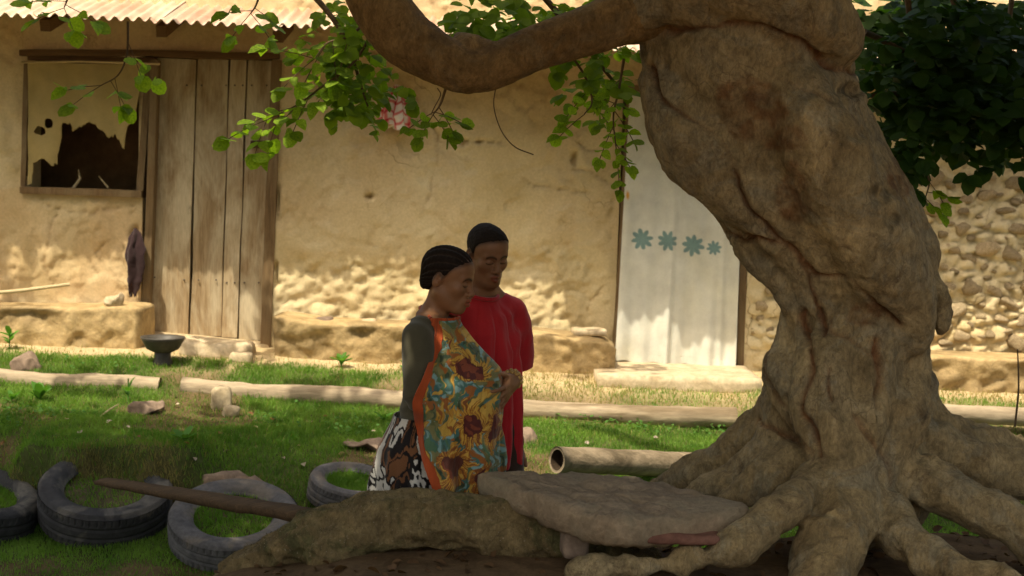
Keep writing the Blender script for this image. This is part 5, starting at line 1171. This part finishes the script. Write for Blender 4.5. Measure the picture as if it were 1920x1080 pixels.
# apron dress: cloth drawn over chest, belly and forearm, then hanging free
SA = Sdf()
SA.column([(.93, .15, .115, 0, .03), (1.05, .135, .10, 0, .02), (1.18, .142, .10, 0, .012), (1.28, .145, .096, 0, .02), (1.335, .105, .075, 0, .025), (1.365, .070, .064, 0, .02)], .03)
SA.ell((0, -.100, 1.065), (.152, .150, .165), .05); SA.cap((0, -.010, 1.345), (0, -.105, 1.13), .052, .138, .05)
SA.chain([[-.150, .008, 1.22, .030], [-.157, .006, 1.16, .044], [-.162, .002, 1.11, .047], [-.155, -.015, 1.083, .047], [-.09, -.10, .995, .045]], .05, 2)
SA.column([(.30, .22, .22, 0, -.015), (.60, .215, .225, 0, -.02), (.80, .208, .230, 0, -.02), (.92, .19, .233, 0, -.02), (1.0, .165, .225, 0, -.018), (1.05, .15, .20, 0, -.015)], .05)
zs = np.linspace(.42, 1.372, 190); edge_px = np.array([(786, 584), (808, 598), (816, 618), (810, 659), (794, 711), (775, 750), (779, 773), (784, 815), (797, 867), (815, 927), (835, 1000), (850, 1060)], float)
AX = [(0.0, .01)] * len(zs); dense = np.linspace(0, math.radians(178), 180); rd = radial(SA, zs, dense, AX); Rz = rotm(0, 0, WYAW); near = np.zeros(len(zs))
for i, z in enumerate(zs):
    L = np.stack([-np.sin(dense) * rd[i], .01 - np.cos(dense) * rd[i], np.full(len(dense), z)], -1); W = L @ Rz.T + wpos; x, y = proj(W)
    ok = x >= np.interp(y, edge_px[:, 1], edge_px[:, 0]); bad = np.nonzero(~ok & (dense > .5))[0]; near[i] = dense[bad[0]] if len(bad) else dense[-1]
near = blur(near[None], 14, 1)[0]; far = np.interp(zs, [.42, .9, 1.2, 1.30, 1.372], [-1.9, -1.9, -1.7, -1.6, -2.6])
tt = np.linspace(0, 1, 230); PH = near[:, None] * (1 - tt) + far[:, None] * tt; R_ = radial(SA, zs, PH, AX); R_ = blur(blur(R_, 4, 0), 5, 1)
Zg = np.repeat(zs[:, None], len(tt), 1); low = sstep(1.06, .78, Zg)
R_ = R_ + .012 + low * (.028 * np.sin(PH * 7.5 + 1.1 * np.sin(Zg * 5) + .6) + .011 * np.sin(PH * 15 + 2 * Zg)) + .018 * fbm(np.stack([PH * 3.6 + Zg * 4, Zg * 4.5 - PH * 1.2, PH * 0], -1), 4, 28) + .0035 * fbm(np.stack([PH * 4, Zg * 9, PH * 0], -1), 3, 8) + .007 * np.sin((PH * .9 - Zg * 6) * 5 + 2 * fbm(np.stack([PH * 2, Zg * 6, PH * 0], -1), 2, 29)) * sstep(.95, 1.15, Zg) * sstep(1.36, 1.2, Zg)
def up2(a):
    for ax in (0, 1):
        a = np.moveaxis(a, ax, 0); b = np.zeros((2 * len(a) - 1,) + a.shape[1:]); b[::2] = a; b[1::2] = (a[1:] + a[:-1]) / 2; a = np.moveaxis(b, 0, ax)
    return a
PH, R_, Zg = up2(PH), up2(R_), up2(Zg); zs = Zg[:, 0]; tt = np.linspace(0, 1, PH.shape[1])
AV = np.stack([-np.sin(PH) * R_, .01 - np.cos(PH) * R_, Zg], -1); AF = grid_faces(len(zs), len(tt)); flat_ = AV.reshape(-1, 3)
# arc distance from both side edges -> border trim
arc = np.concatenate([np.zeros((len(zs), 1)), np.cumsum(np.linalg.norm(np.diff(AV, axis=1), axis=2), 1)], 1); from_near = arc; from_far = arc[:, -1:] - arc
trim = ((np.minimum(from_near, from_far) < .036) | (Zg > 1.360)).reshape(-1)
px_, py_ = proj(flat_ @ Rz.T + wpos); Qp = np.stack([px_, py_, np.zeros_like(px_)], -1)
wob = np.stack([fbm(Qp * .03, 3, 11), fbm(Qp * .03 + 5, 3, 12)], -1) * 22; qx, qy = px_ + wob[:, 0], py_ + wob[:, 1]
n1 = fbm(np.stack([qx * .045, qy * .030, qx * 0], -1), 3, 13); n2 = fbm(np.stack([qx * .11, qy * .07, qx * 0], -1), 3, 14); n3 = fbm(np.stack([qx * .05, qy * .05, qx * 0], -1), 2, 19)
c = np.ones((len(flat_), 3)) * np.array([.115, .130, .045]); 
for msk_, cc_ in ((sstep(.02, .16, n1), (.055, .150, .130)), (sstep(.12, .22, n2), (.22, .38, .37)), (sstep(-.22, -.34, n2), (.035, .06, .03)), (sstep(.32, .48, n3), (.045, .14, .13)), (sstep(.2, .4, -n3), (.20, .19, .07))): c = c * (1 - msk_[:, None]) + np.array(cc_) * msk_[:, None]
def flower(cx, cy, rx, ry, pr, npet, seed, petal=(.48, .22, .02), core=(.085, .014, .010), rot=0.0, open_=1.0):
    dx, dy = qx - cx, qy - cy; ca, sa = math.cos(rot), math.sin(rot); X, Y = dx * ca + dy * sa, -dx * sa + dy * ca
    rad = np.hypot(X / rx, Y / ry); th = np.arctan2(Y / ry, X / rx); k = fbm(np.stack([np.cos(th) * 3.2, np.sin(th) * 3.2, rad * .55 + seed], -1), 3, seed) * 1.5
    lim = 1 + (pr - 1) * np.clip(.42 + .85 * np.abs(np.sin(th * npet / 2 + 1.2 * k + .5 * rad)) + .5 * k, .05, 1.2); pet = (rad < lim)
    streak = np.sin(th * npet * 2.5 + 5 * k + rad * .8); pc = np.where((streak > .55)[:, None], np.array([.20, .065, .012]), np.array(petal)); pc = np.where((streak < -.75)[:, None], np.array([.60, .36, .06]), pc)
    c[pet] = pc[pet]; cm = rad < 1 + .18 * k; spk = (n2 > .12) & cm; c[cm] = core; c[spk] = (.20, .045, .018)
n4 = fbm(np.stack([(qx + qy * .5) * .085, (qy - qx * .4) * .028, qx * 0], -1), 3, 23); n5 = fbm(np.stack([(qx - qy * .4) * .10, (qy + qx * .3) * .035, qx * 0], -1), 3, 27); lowm = sstep(660, 800, qy)
for msk_, cc_ in ((sstep(.24, .32, n4 + .12 * lowm), (.46, .23, .022)), (sstep(.36, .42, n4 + .12 * lowm), (.58, .36, .06)), (sstep(.34, .42, n5 + .12 * lowm), (.30, .10, .014)), (sstep(.36, .44, -n5), (.07, .16, .08))): c = c * (1 - msk_[:, None]) + np.array(cc_) * msk_[:, None]
flower(848, 880, 12, 20, 2.2, 9, 3, (.40, .15, .014), (.10, .025, .012), .5); flower(908, 900, 9, 20, 2.0, 7, 9, (.36, .12, .012), rot=-.2)
flower(884, 797, 15, 23, 1.9, 11, 5, (.46, .22, .022)); flower(929, 806, 8, 17, 1.9, 9, 6, (.42, .18, .02)); flower(882, 690, 21, 15, 1.6, 10, 7, (.50, .28, .035), rot=.75); flower(842, 640, 4, 16, 2.2, 4, 8, (.50, .33, .06), (.42, .25, .04), -.7)
acol = c
nrm_ = vnormals(flat_, AF)
sgn = np.sign((nrm_ * (flat_ - np.array([0, .01, 0])) * np.array([1, 1, 0])).sum(1)).mean()
SB = Sdf()
SB.column([(.78, .135, .10, 0, .02), (.92, .15, .11, 0, .03), (1.05, .12, .085, 0, .02), (1.18, .125, .085, 0, .01), (1.28, .135, .08, 0, .02), (1.335, .10, .06, 0, .025), (1.37, .052, .05, 0, .02)], .03)
SB.ell((0, -.09, 1.06), (.115, .115, .14), .05)
SB.cap((0, .032, 1.31), (0, -.008, 1.45), .043, .044, .035)
for q in (-1, 1): SB.cap((q * .03, .028, 1.375), (q * .13, .025, 1.315), .026, .034, .05)
add_legs(SB, 1.63, .08, 0); add_head(SB, RW, tW, HS, True)
# near (right) arm hangs, forearm comes forward under the cloth; far (left) arm rounds the belly, its hand laid on the printed cloth
SB.chain([[-.145, .012, 1.295, .040], [-.158, .000, 1.11, .032], [-.150, -.015, 1.085, .032], [-.075, -.10, .99, .024]], .03, 3); add_hand(SB, (-.07, -.105, .98), (.65, -.25, -.25), (-.4, -.5, -.6), (0, 0, 1), .85, (.3, .4, .4))
def on_cloth(x, y, off):
    i = int(np.argmin(np.hypot(px_ - x, py_ - y) + 400 * np.maximum(0, (flat_ @ Rz.T + wpos)[:, 1] - WY))); return flat_[i] + nrm_[i] * sgn * off, nrm_[i] * sgn
WR, _ = on_cloth(950, 716, .034); KN, HN = on_cloth(944, 742, .026); TP, _ = on_cloth(914, 778, .026); HD = unit(TP - WR); HN = HN + np.array([0, -.25, .1])
SB.chain([[.160, .03, 1.30, .045], [.225, -.04, 1.10, .036], [.215, -.07, 1.09, .035], [.115, -.222, WR[2] - .012, .026], [*(WR + np.array([.012, -.002, .004])), .0235]], .03, 3); add_hand(SB, WR, HD, HN, (0, .1, 1), 1.10, (.14, .20, .20), .35)
V, F = SB.mesh((-.30, -.42, -.02), (.30, .26, 1.68), .0032)
Lw = head_local(V, RW, tW, HS); HY, HZ = [-.11, -.085, -.07, -.05, -.03, -.012, .0, .020, .038, .06, .09, .13], [.108, .092, .082, .070, .052, .022, .008, .022, -.030, -.062, -.074, -.07]; cc = face_colour(Lw) * fade(Lw, HY, HZ, .010, .6); mk('body', V, F, M['skin_f'], woman, local=True, col=cc)
# cornrowed hair
SHw = Sdf(); SHw.ell(RW @ (np.array([0, .020, .036]) * HS) + tW, np.array([.0765, .098, .0865]) * HS, .01, RW); SHw.ell(RW @ (np.array([0, -.024, .048]) * HS) + tW, np.array([.064, .057, .0565]) * HS, .035, RW)
SHw.ell(RW @ (np.array([0, .070, -.035]) * HS) + tW, np.array([.045, .035, .04]) * HS, .03, RW)
HY, HZ = [-.11, -.085, -.07, -.05, -.03, -.012, .0, .020, .038, .06, .09, .13], [.108, .092, .082, .070, .052, .022, .008, .022, -.030, -.062, -.074, -.07]
SHw.add(hair_cut(RW, tW, HS, HY, HZ), tW - .2, tW + .2, .005, 's')
def rows(Q):
    L = head_local(Q, RW, tW, HS); psi = np.arctan2(L[:, 0], L[:, 2] + .015 + .25 * L[:, 1]); br_ = np.abs(np.sin(psi * 13)); dl = L[:, 2] - np.interp(L[:, 1], HY, HZ); return (.003 - .0060 * br_ ** .8) * sstep(.0, .022, dl) + .0006 * np.sin(L[:, 1] * 420 + 3 * np.sign(np.sin(psi * 13)))
V, F = SHw.mesh(tW - .15, tW + .15, .0026, rows, band=.02)
L = head_local(V, RW, tW, HS); part_ = np.exp(-(np.sin(np.arctan2(L[:, 0], L[:, 2] + .015 + .25 * L[:, 1]) * 13) / .30) ** 2)
mk('hair', V, F, M['hair'], woman, local=True, col=(.17 + .22 * part_)[:, None] * np.array([1, 1, 1.0]))
# olive long-sleeved top
ST = Sdf()
ST.column([(.93, .150, .112, 0, .03), (1.05, .130, .097, 0, .022), (1.18, .136, .096, 0, .012), (1.28, .146, .092, 0, .022), (1.335, .115, .073, 0, .027), (1.352, .085, .062, 0, .027)], .03)
for q in (-1, 1): ST.cap((q * .05, .028, 1.352), (q * .135, .026, 1.312), .034, .046, .05)
ST.chain([[-.140, .014, 1.296, .050], [-.153, .006, 1.20, .046], [-.160, .000, 1.11, .041], [-.152, -.015, 1.083, .040], [-.09, -.085, 1.005, .032]], .03, 3)
ST.chain([[.150, .028, 1.300, .054], [.205, .005, 1.16, .049], [.226, -.02, 1.08, .045], [.19, -.09, 1.09, .04]], .035, 3)
ST.cap((0, .03, 1.30), (0, -.012, 1.46), .053, .053, .008, 's')
V, F = ST.mesh((-.32, -.3, .9), (.32, .26, 1.45), .0042, lambda Q: .0035 * np.sin(Q[..., 2] * 95 + 4 * fbm(Q * 8, 2, 3)) * sstep(1.16, 1.04, Q[..., 2]) + .003 * fbm(Q * 14, 3, 4)); mk('olive_top', V, F, M['olive'], woman, local=True)
# skirt
zs = np.linspace(.16, 1.0, 240); ph = np.linspace(-math.pi, math.pi, 420)
SK = Sdf(); SK.column([(.10, .245, .235, 0, .035), (.5, .225, .215, 0, .040), (.75, .205, .195, 0, .040), (.88, .190, .165, 0, .040), (.97, .152, .125, 0, .034), (1.02, .14, .112, 0, .03)], .02)
r = radial(SK, zs, ph, [(0, .03)] * len(zs)); Zg, Pg = np.meshgrid(zs, ph, indexing='ij')
r = r + sstep(.98, .6, Zg) * (.012 * np.sin(Pg * 11 + 1.5 * np.sin(Zg * 4)) + .008 * np.sin(Pg * 23 + 2)) * 1.0
V = np.stack([-np.sin(Pg) * r, .03 - np.cos(Pg) * r, Zg], -1).reshape(-1, 3)
Q_ = np.stack([Pg * .20, Zg * .9, Pg * 0], -1); wv = np.stack([fbm(Q_ * 5, 2, 3), fbm(Q_ * 5 + 7, 2, 4), Pg * 0], -1) * .10
n1 = fbm((Q_ + wv) * np.array([30, 14, 1]), 2, 31); n2 = fbm((Q_ + wv) * np.array([22, 11, 1]), 2, 35)
c = np.ones(n1.shape + (3,)) * np.array([.60, .58, .53]); c[n2 > .22] = (.17, .075, .032); c[(np.abs(n1) < .085)] = (.012, .010, .010); c[(n1 > .32)] = (.015, .012, .012); c[np.abs(n2 - .22) < .05] = (.012, .010, .010)
solid(mk('skirt', V, grid_faces(len(zs), len(ph)), M['skirt'], woman, local=True, col=c.reshape(-1, 3)))
fm = trim[AF].all(1); dress = mk('apron_dress', flat_, AF[~fm], M['print'], woman, local=True, col=acol); solid(dress, .004)
dress['label'] = 'teal and green cloth printed with large yellow flowers'
used = np.unique(AF[fm]); re_ = np.full(len(flat_), -1); re_[used] = np.arange(len(used))
solid(mk('border', (flat_ + nrm_ * sgn * .003)[used], re_[AF[fm]], M['trim'], dress, local=True), .005)
# halter strap round the neck
st_ = catmull([AV[-2, 3], (-.054, .022, 1.384), (-.036, .052, 1.397), (0, .064, 1.402), (.036, .052, 1.397), (.054, .022, 1.384), AV[-2, -4]], 8); V, F = tube(st_, .008, 8); mk('halter_strap', V, F, M['trim'], dress, local=True)
# bead bracelet on the wrist of the hand on the belly
bc = WR - HD * .010; sd_ = unit(np.cross(HD, HN)); nn_ = np.cross(sd_, HD); parts = []
u_ = np.linspace(0, math.pi, 7); sph = np.array([(math.sin(t) * math.cos(p_), math.sin(t) * math.sin(p_), math.cos(t)) for t in u_ for p_ in np.arange(10) * 2 * math.pi / 10])
br_ = empty('bracelet', (0, 0, 0)); br_.parent = woman
for row in (0, 1):
    for i in range(11):
        a = (i + .5 * row) * 2 * math.pi / 11; p_ = bc - HD * .014 * row + (sd_ * math.cos(a) * .034 + nn_ * math.sin(a) * .030)
        mk('bead', sph * (.0085 + .001 * math.sin(i * 5)) + p_, grid_faces(7, 10, wrap_v=True)[:, ::-1], M['gold'], br_, local=True)
# ------------------------------------------------------------------ grass
def blades(pos, hgt, wid, seed, up=None):
    """numpy blades: 5 vertices, one quad and one triangle as two quads' worth; returns V, F(tris)"""
    r = np.random.default_rng(seed); n = len(pos); a = r.uniform(0, 2 * math.pi, n); lean = r.uniform(.15, .75, n); az = r.uniform(0, 2 * math.pi, n)
    dx = np.stack([np.cos(a), np.sin(a), np.zeros(n)], -1) * wid[:, None] / 2; ld = np.stack([np.cos(az), np.sin(az), np.zeros(n)], -1) * (lean * hgt)[:, None]
    up_ = np.array([0, 0, 1.0]); m_ = pos + up_ * (hgt * .55)[:, None] + ld * .35; t = pos + up_ * (hgt * (1 - .25 * lean))[:, None] + ld
    V = np.stack([pos - dx, pos + dx, m_ - dx * .75, m_ + dx * .75, t], 1).reshape(-1, 3); b = np.arange(n)[:, None] * 5
    F = np.concatenate([b + [0, 1, 3], b + [0, 3, 2], b + [2, 3, 4]], 0); return V, F
gr = np.random.default_rng(77)
n_ = 330000; y = gr.uniform(6.0, 9.55, n_); x = (gr.uniform(-1, 1, n_)) * (0.37 * y + 0.25)
tmk = turf_mask(x, y); keep = gr.uniform(0, 1, n_) < tmk * np.interp(y, [6, 7.5, 9.5], [1, .85, .75]); x, y, tmk = x[keep], y[keep], tmk[keep]
cl = 0.5 + 0.5 * fbm(np.stack([x * 2.6, y * 2.6, x * 0], -1), 3, 91)
tuft = np.exp(-((y - 9.0) / .12) ** 2) * 0.5 + np.exp(-((y - 8.55) / .06) ** 2) * .3
h = (0.016 + 0.040 * cl + 0.02 * tuft) * gr.uniform(.6, 1.3, len(x)) * (0.6 + .4 * tmk); pos = np.stack([x, y, gz(x, y) - .004], -1)
V, F = blades(pos, h, gr.uniform(.0028, .0055, len(x)), 5)
tag(mk('grass', V, F, M['grass'], base=(0, 0, 0), smooth=False), 'short green turf covering the slope below the house', 'grass', kind='stuff')
n_ = 60000; y = gr.uniform(7.2, 9.6, n_); x = gr.uniform(-1, 1, n_) * (0.37 * y + .25); d = np.maximum((1 - turf_mask(x, y)) * (0.25 + .75 * sstep(-.4, .2, x)) * sstep(8.2, 8.5, y), .16 + .3 * sstep(0, .35, fbm(np.stack([x * 1.3, y * 1.3, x * 0], -1), 3, 23))); keep = gr.uniform(0, 1, n_) < d * sstep(9.6, 9.2, y); x, y = x[keep], y[keep]
V, F = blades(np.stack([x, y, gz(x, y) - .004], -1), gr.uniform(.015, .05, len(x)), gr.uniform(.003, .005, len(x)), 6)
tag(mk('dry_grass', V, F, M['straw'], base=(0, 0, 0), smooth=False), 'thin straw-coloured grass on the trodden strip along the wall', 'grass', kind='stuff')
# hanging roots of turf over the little bank
n_ = 2600; x = gr.uniform(-2.5, -1.4, n_); y = 7.06 + 0.03 * np.sin(x * 9) + gr.normal(0, .03, n_)
V, F = blades(np.stack([x, y, gz(x, y)], -1), gr.uniform(.02, .06, n_), np.full(n_, .0035), 8); tag(mk('dry_turf_edge', V, F, M['straw'], base=(0, 0, 0), smooth=False), 'brown matted roots along the turf bank above the tyres', 'grass', kind='stuff')
for e, rad, z0, sd in turf_in_tyre:
    k = 2600 if sd != 1 else 900; a = gr.uniform(0, 2 * math.pi, k); q = np.sqrt(gr.uniform(0, 1, k)) * rad; pz = np.stack([q * np.cos(a), q * np.sin(a), np.full(k, z0)], -1)
    V, F = blades(pz, gr.uniform(.012, .045, k), gr.uniform(.003, .006, k), sd + 40); tag(mk('grass', V, F, M['grass'], e, local=True, smooth=False), kind='stuff')
# broad-leaved weeds
def weed(px, Y, n, size, label, hgt=.03):
    p_ = P(*px, Y); p_[2] = float(gz(p_[0], p_[1])); e = empty('weed', p_); tag(e, label, 'plant', 'broad-leaved weeds in the turf'); Vs = []
    V_, F_ = tube([(0, 0, -.01), (0, 0, hgt)], .004, 6); mk('stem', V_, F_, M['weed'], e, local=True)
    for i in range(n):
        a = i * 2.4 + gr.uniform(-.3, .3); el = gr.uniform(.35, 1.0); R_ = np.array(frame_rot((math.cos(a) * math.cos(el), math.sin(a) * math.cos(el), math.sin(el)), (-math.cos(a) * math.sin(el), -math.sin(a) * math.sin(el), math.cos(el))))
        mk('leaf', (LEAF * (.62, 1, 1.4)) @ R_.T * size * gr.uniform(.7, 1.15) + (0, 0, hgt * gr.uniform(.2, 1)), LEAFF, M['weed'], e, local=True)
weed((75, 760), 8.3, 9, .11, 'broad-leaved weed below the left edging log', .05); weed((22, 770), 8.25, 6, .07, 'small weed beside the broad-leaved one at the left log')
weed((18, 625), 9.25, 8, .08, 'upright leafy weed against the left mud bench', .10); weed((720, 775), 8.2, 6, .07, 'low weed in the turf behind the woman')
weed((640, 690), 9.2, 9, .075, 'grassy weed at the foot of the long mud bench', .04); weed((345, 890), 7.2, 5, .09, 'weed sprouting beside the flat-topped stone')
weed((240, 755), 8.4, 5, .06, 'tall thin weed in front of the left log end', .14); weed((760, 690), 9.2, 6, .06, 'second grassy weed at the foot of the long mud bench', .03)
for (px, Y, top, lab, rd) in (((1903, 800), 6.2, (1908, 655), 'thin bare dead stem rising behind the right buttress root', .005),):
    a, b = P(*px, Y), P(*top, Y); V, F = tube(catmull([a, (a + b) / 2 + (.01, 0, 0), b], 6), np.linspace(rd, .003, 13), 6); tag(mk('dead_stem', V, F, M['twig']), lab, 'stem')
V, F = tube([P(175, 790, 8.0), P(205, 768, 8.02), P(222, 758, 8.05)], [.004, .005, .003], 6); tag(mk('fallen_twig', V, F, M['bamboo']), 'pale fallen twig lying on the turf near the flat stone', 'twig')
# fallen leaves: little curled pieces on the turf
fl = [(60, 775, 1), (205, 790, 0), (215, 802, 1), (260, 818, 1), (332, 758, 0), (510, 785, 1), (530, 858, 0), (570, 870, 0), (660, 902, 1), (700, 808, 0), (412, 812, 1), (425, 845, 0), (6, 830, 1), (125, 785, 0), (240, 800, 0), (470, 775, 1), (640, 850, 0), (585, 790, 0),
      (480, 800, 0), (350, 830, 1), (300, 770, 0), (1010, 800, 0), (1040, 815, 1), (1100, 830, 0), (1230, 820, 0), (560, 835, 0), (150, 810, 0), (610, 780, 1), (690, 870, 0), (365, 860, 0)]
for i, (px, py, br) in enumerate(fl):
    Y = 7.6                                           # slide along the ray until it meets the ground
    for Yt in np.linspace(9.2, 6.3, 300):
        q = P(px, py, Yt)
        if q[2] > gz(q[0], q[1]) + .018: Y = Yt; break
    q = P(px, py, Y); s = gr.uniform(.022, .040); R_ = rotm(gr.uniform(-.5, .5), gr.uniform(-.4, .4), gr.uniform(0, 6)); V_ = LEAF.copy(); V_[:, 2] *= 3.5; V_[:, 1] -= .5
    o = mk('fallen_leaf', V_ @ R_.T * s + q, LEAFF, M['drybrown' if br else 'drypale'])
    tag(o, 'brown curled dead leaf lying on the turf' if br else 'tiny pale petal-like leaf lying on the turf', 'leaf', 'brown fallen leaves on the turf' if br else 'pale fallen leaves on the turf')
# moss and rootlets on the fallen-looking root
mo = [o for o in bpy.data.objects if o.name == 'mossy_root'][0]; me = mo.data; co = np.zeros(len(me.vertices) * 3, np.float32); me.vertices.foreach_get('co', co); co = co.reshape(-1, 3); nn = np.zeros(len(me.vertices) * 3, np.float32); me.vertices.foreach_get('normal', nn); nn = nn.reshape(-1, 3)
sel = np.nonzero((nn[:, 1] < .4) & (fbm(co * 7, 3, 5) > -.05))[0]; sel = gr.choice(sel, 5000); pz = co[sel] + nn[sel] * -.002
V, F = blades(pz, gr.uniform(.006, .018, 5000), np.full(5000, .0022), 61); V = V.reshape(-1, 5, 3); dv = V - pz[:, None]; ln_ = dv[:, :, 2:3].copy(); dv[:, :, 2:3] *= .35; V = (pz[:, None] + dv + nn[sel][:, None] * ln_ * .7 - np.array([0, 0, .35]) * ln_).reshape(-1, 3)
M['mossfuzz'] = leaf_material('moss_fibre', (0.055, 0.045, 0.014), (0.11, 0.085, 0.03), 0.2, 0.0)
tag(mk('moss', V, F, M['mossfuzz'], mo, local=True, smooth=False), kind='stuff')
# clover and dry litter that nobody could count
n_ = 9000; y = gr.uniform(6.4, 9.1, n_); x = gr.uniform(-1, 1, n_) * (.37 * y + .2); k = (fbm(np.stack([x * 1.9, y * 1.9, x * 0 + 4], -1), 3, 66) > .12) & (turf_mask(x, y) > .25); x, y = x[k], y[k]; zc = gz(x, y); Vc = []
for i in range(len(x)):
    R_ = rotm(gr.uniform(-.5, .5), gr.uniform(-.5, .5), gr.uniform(0, 6.3)); Vc.append((LEAF * (1.1, 1, .6)) @ R_.T * gr.uniform(.012, .028) + (x[i], y[i], zc[i] + gr.uniform(.018, .05)))
nL = len(Vc); tag(mk('clover', np.vstack(Vc), (np.arange(nL)[:, None, None] * 9 + np.array(LEAFF)[None]).reshape(-1, 4), M['weed'], base=(0, 0, 0)), 'low clover-like leaves mixed into the turf', 'ground cover', kind='stuff')
Vc = []; M['litter'] = leaf_material('leaf_litter', (0.07, 0.038, 0.018), (0.16, 0.09, 0.042), 0.15, 0.0, 12.0)
for _ in range(700):
    x0, y0 = gr.uniform(-1.1, 2.2), gr.uniform(4.1, 5.6); R_ = rotm(gr.uniform(-.6, .6), gr.uniform(-.6, .6), gr.uniform(0, 6.3)); Vc.append((LEAF * (.9, 1, 2.5)) @ R_.T * gr.uniform(.02, .05) + (x0, y0, float(gz(x0, y0)) + .006))
nL = len(Vc); tag(mk('leaf_litter', np.vstack(Vc), (np.arange(nL)[:, None, None] * 9 + np.array(LEAFF)[None]).reshape(-1, 4), M['litter'], base=(0, 0, 0)), 'dry brown leaf litter on the soil between the roots', 'leaf litter', kind='stuff')
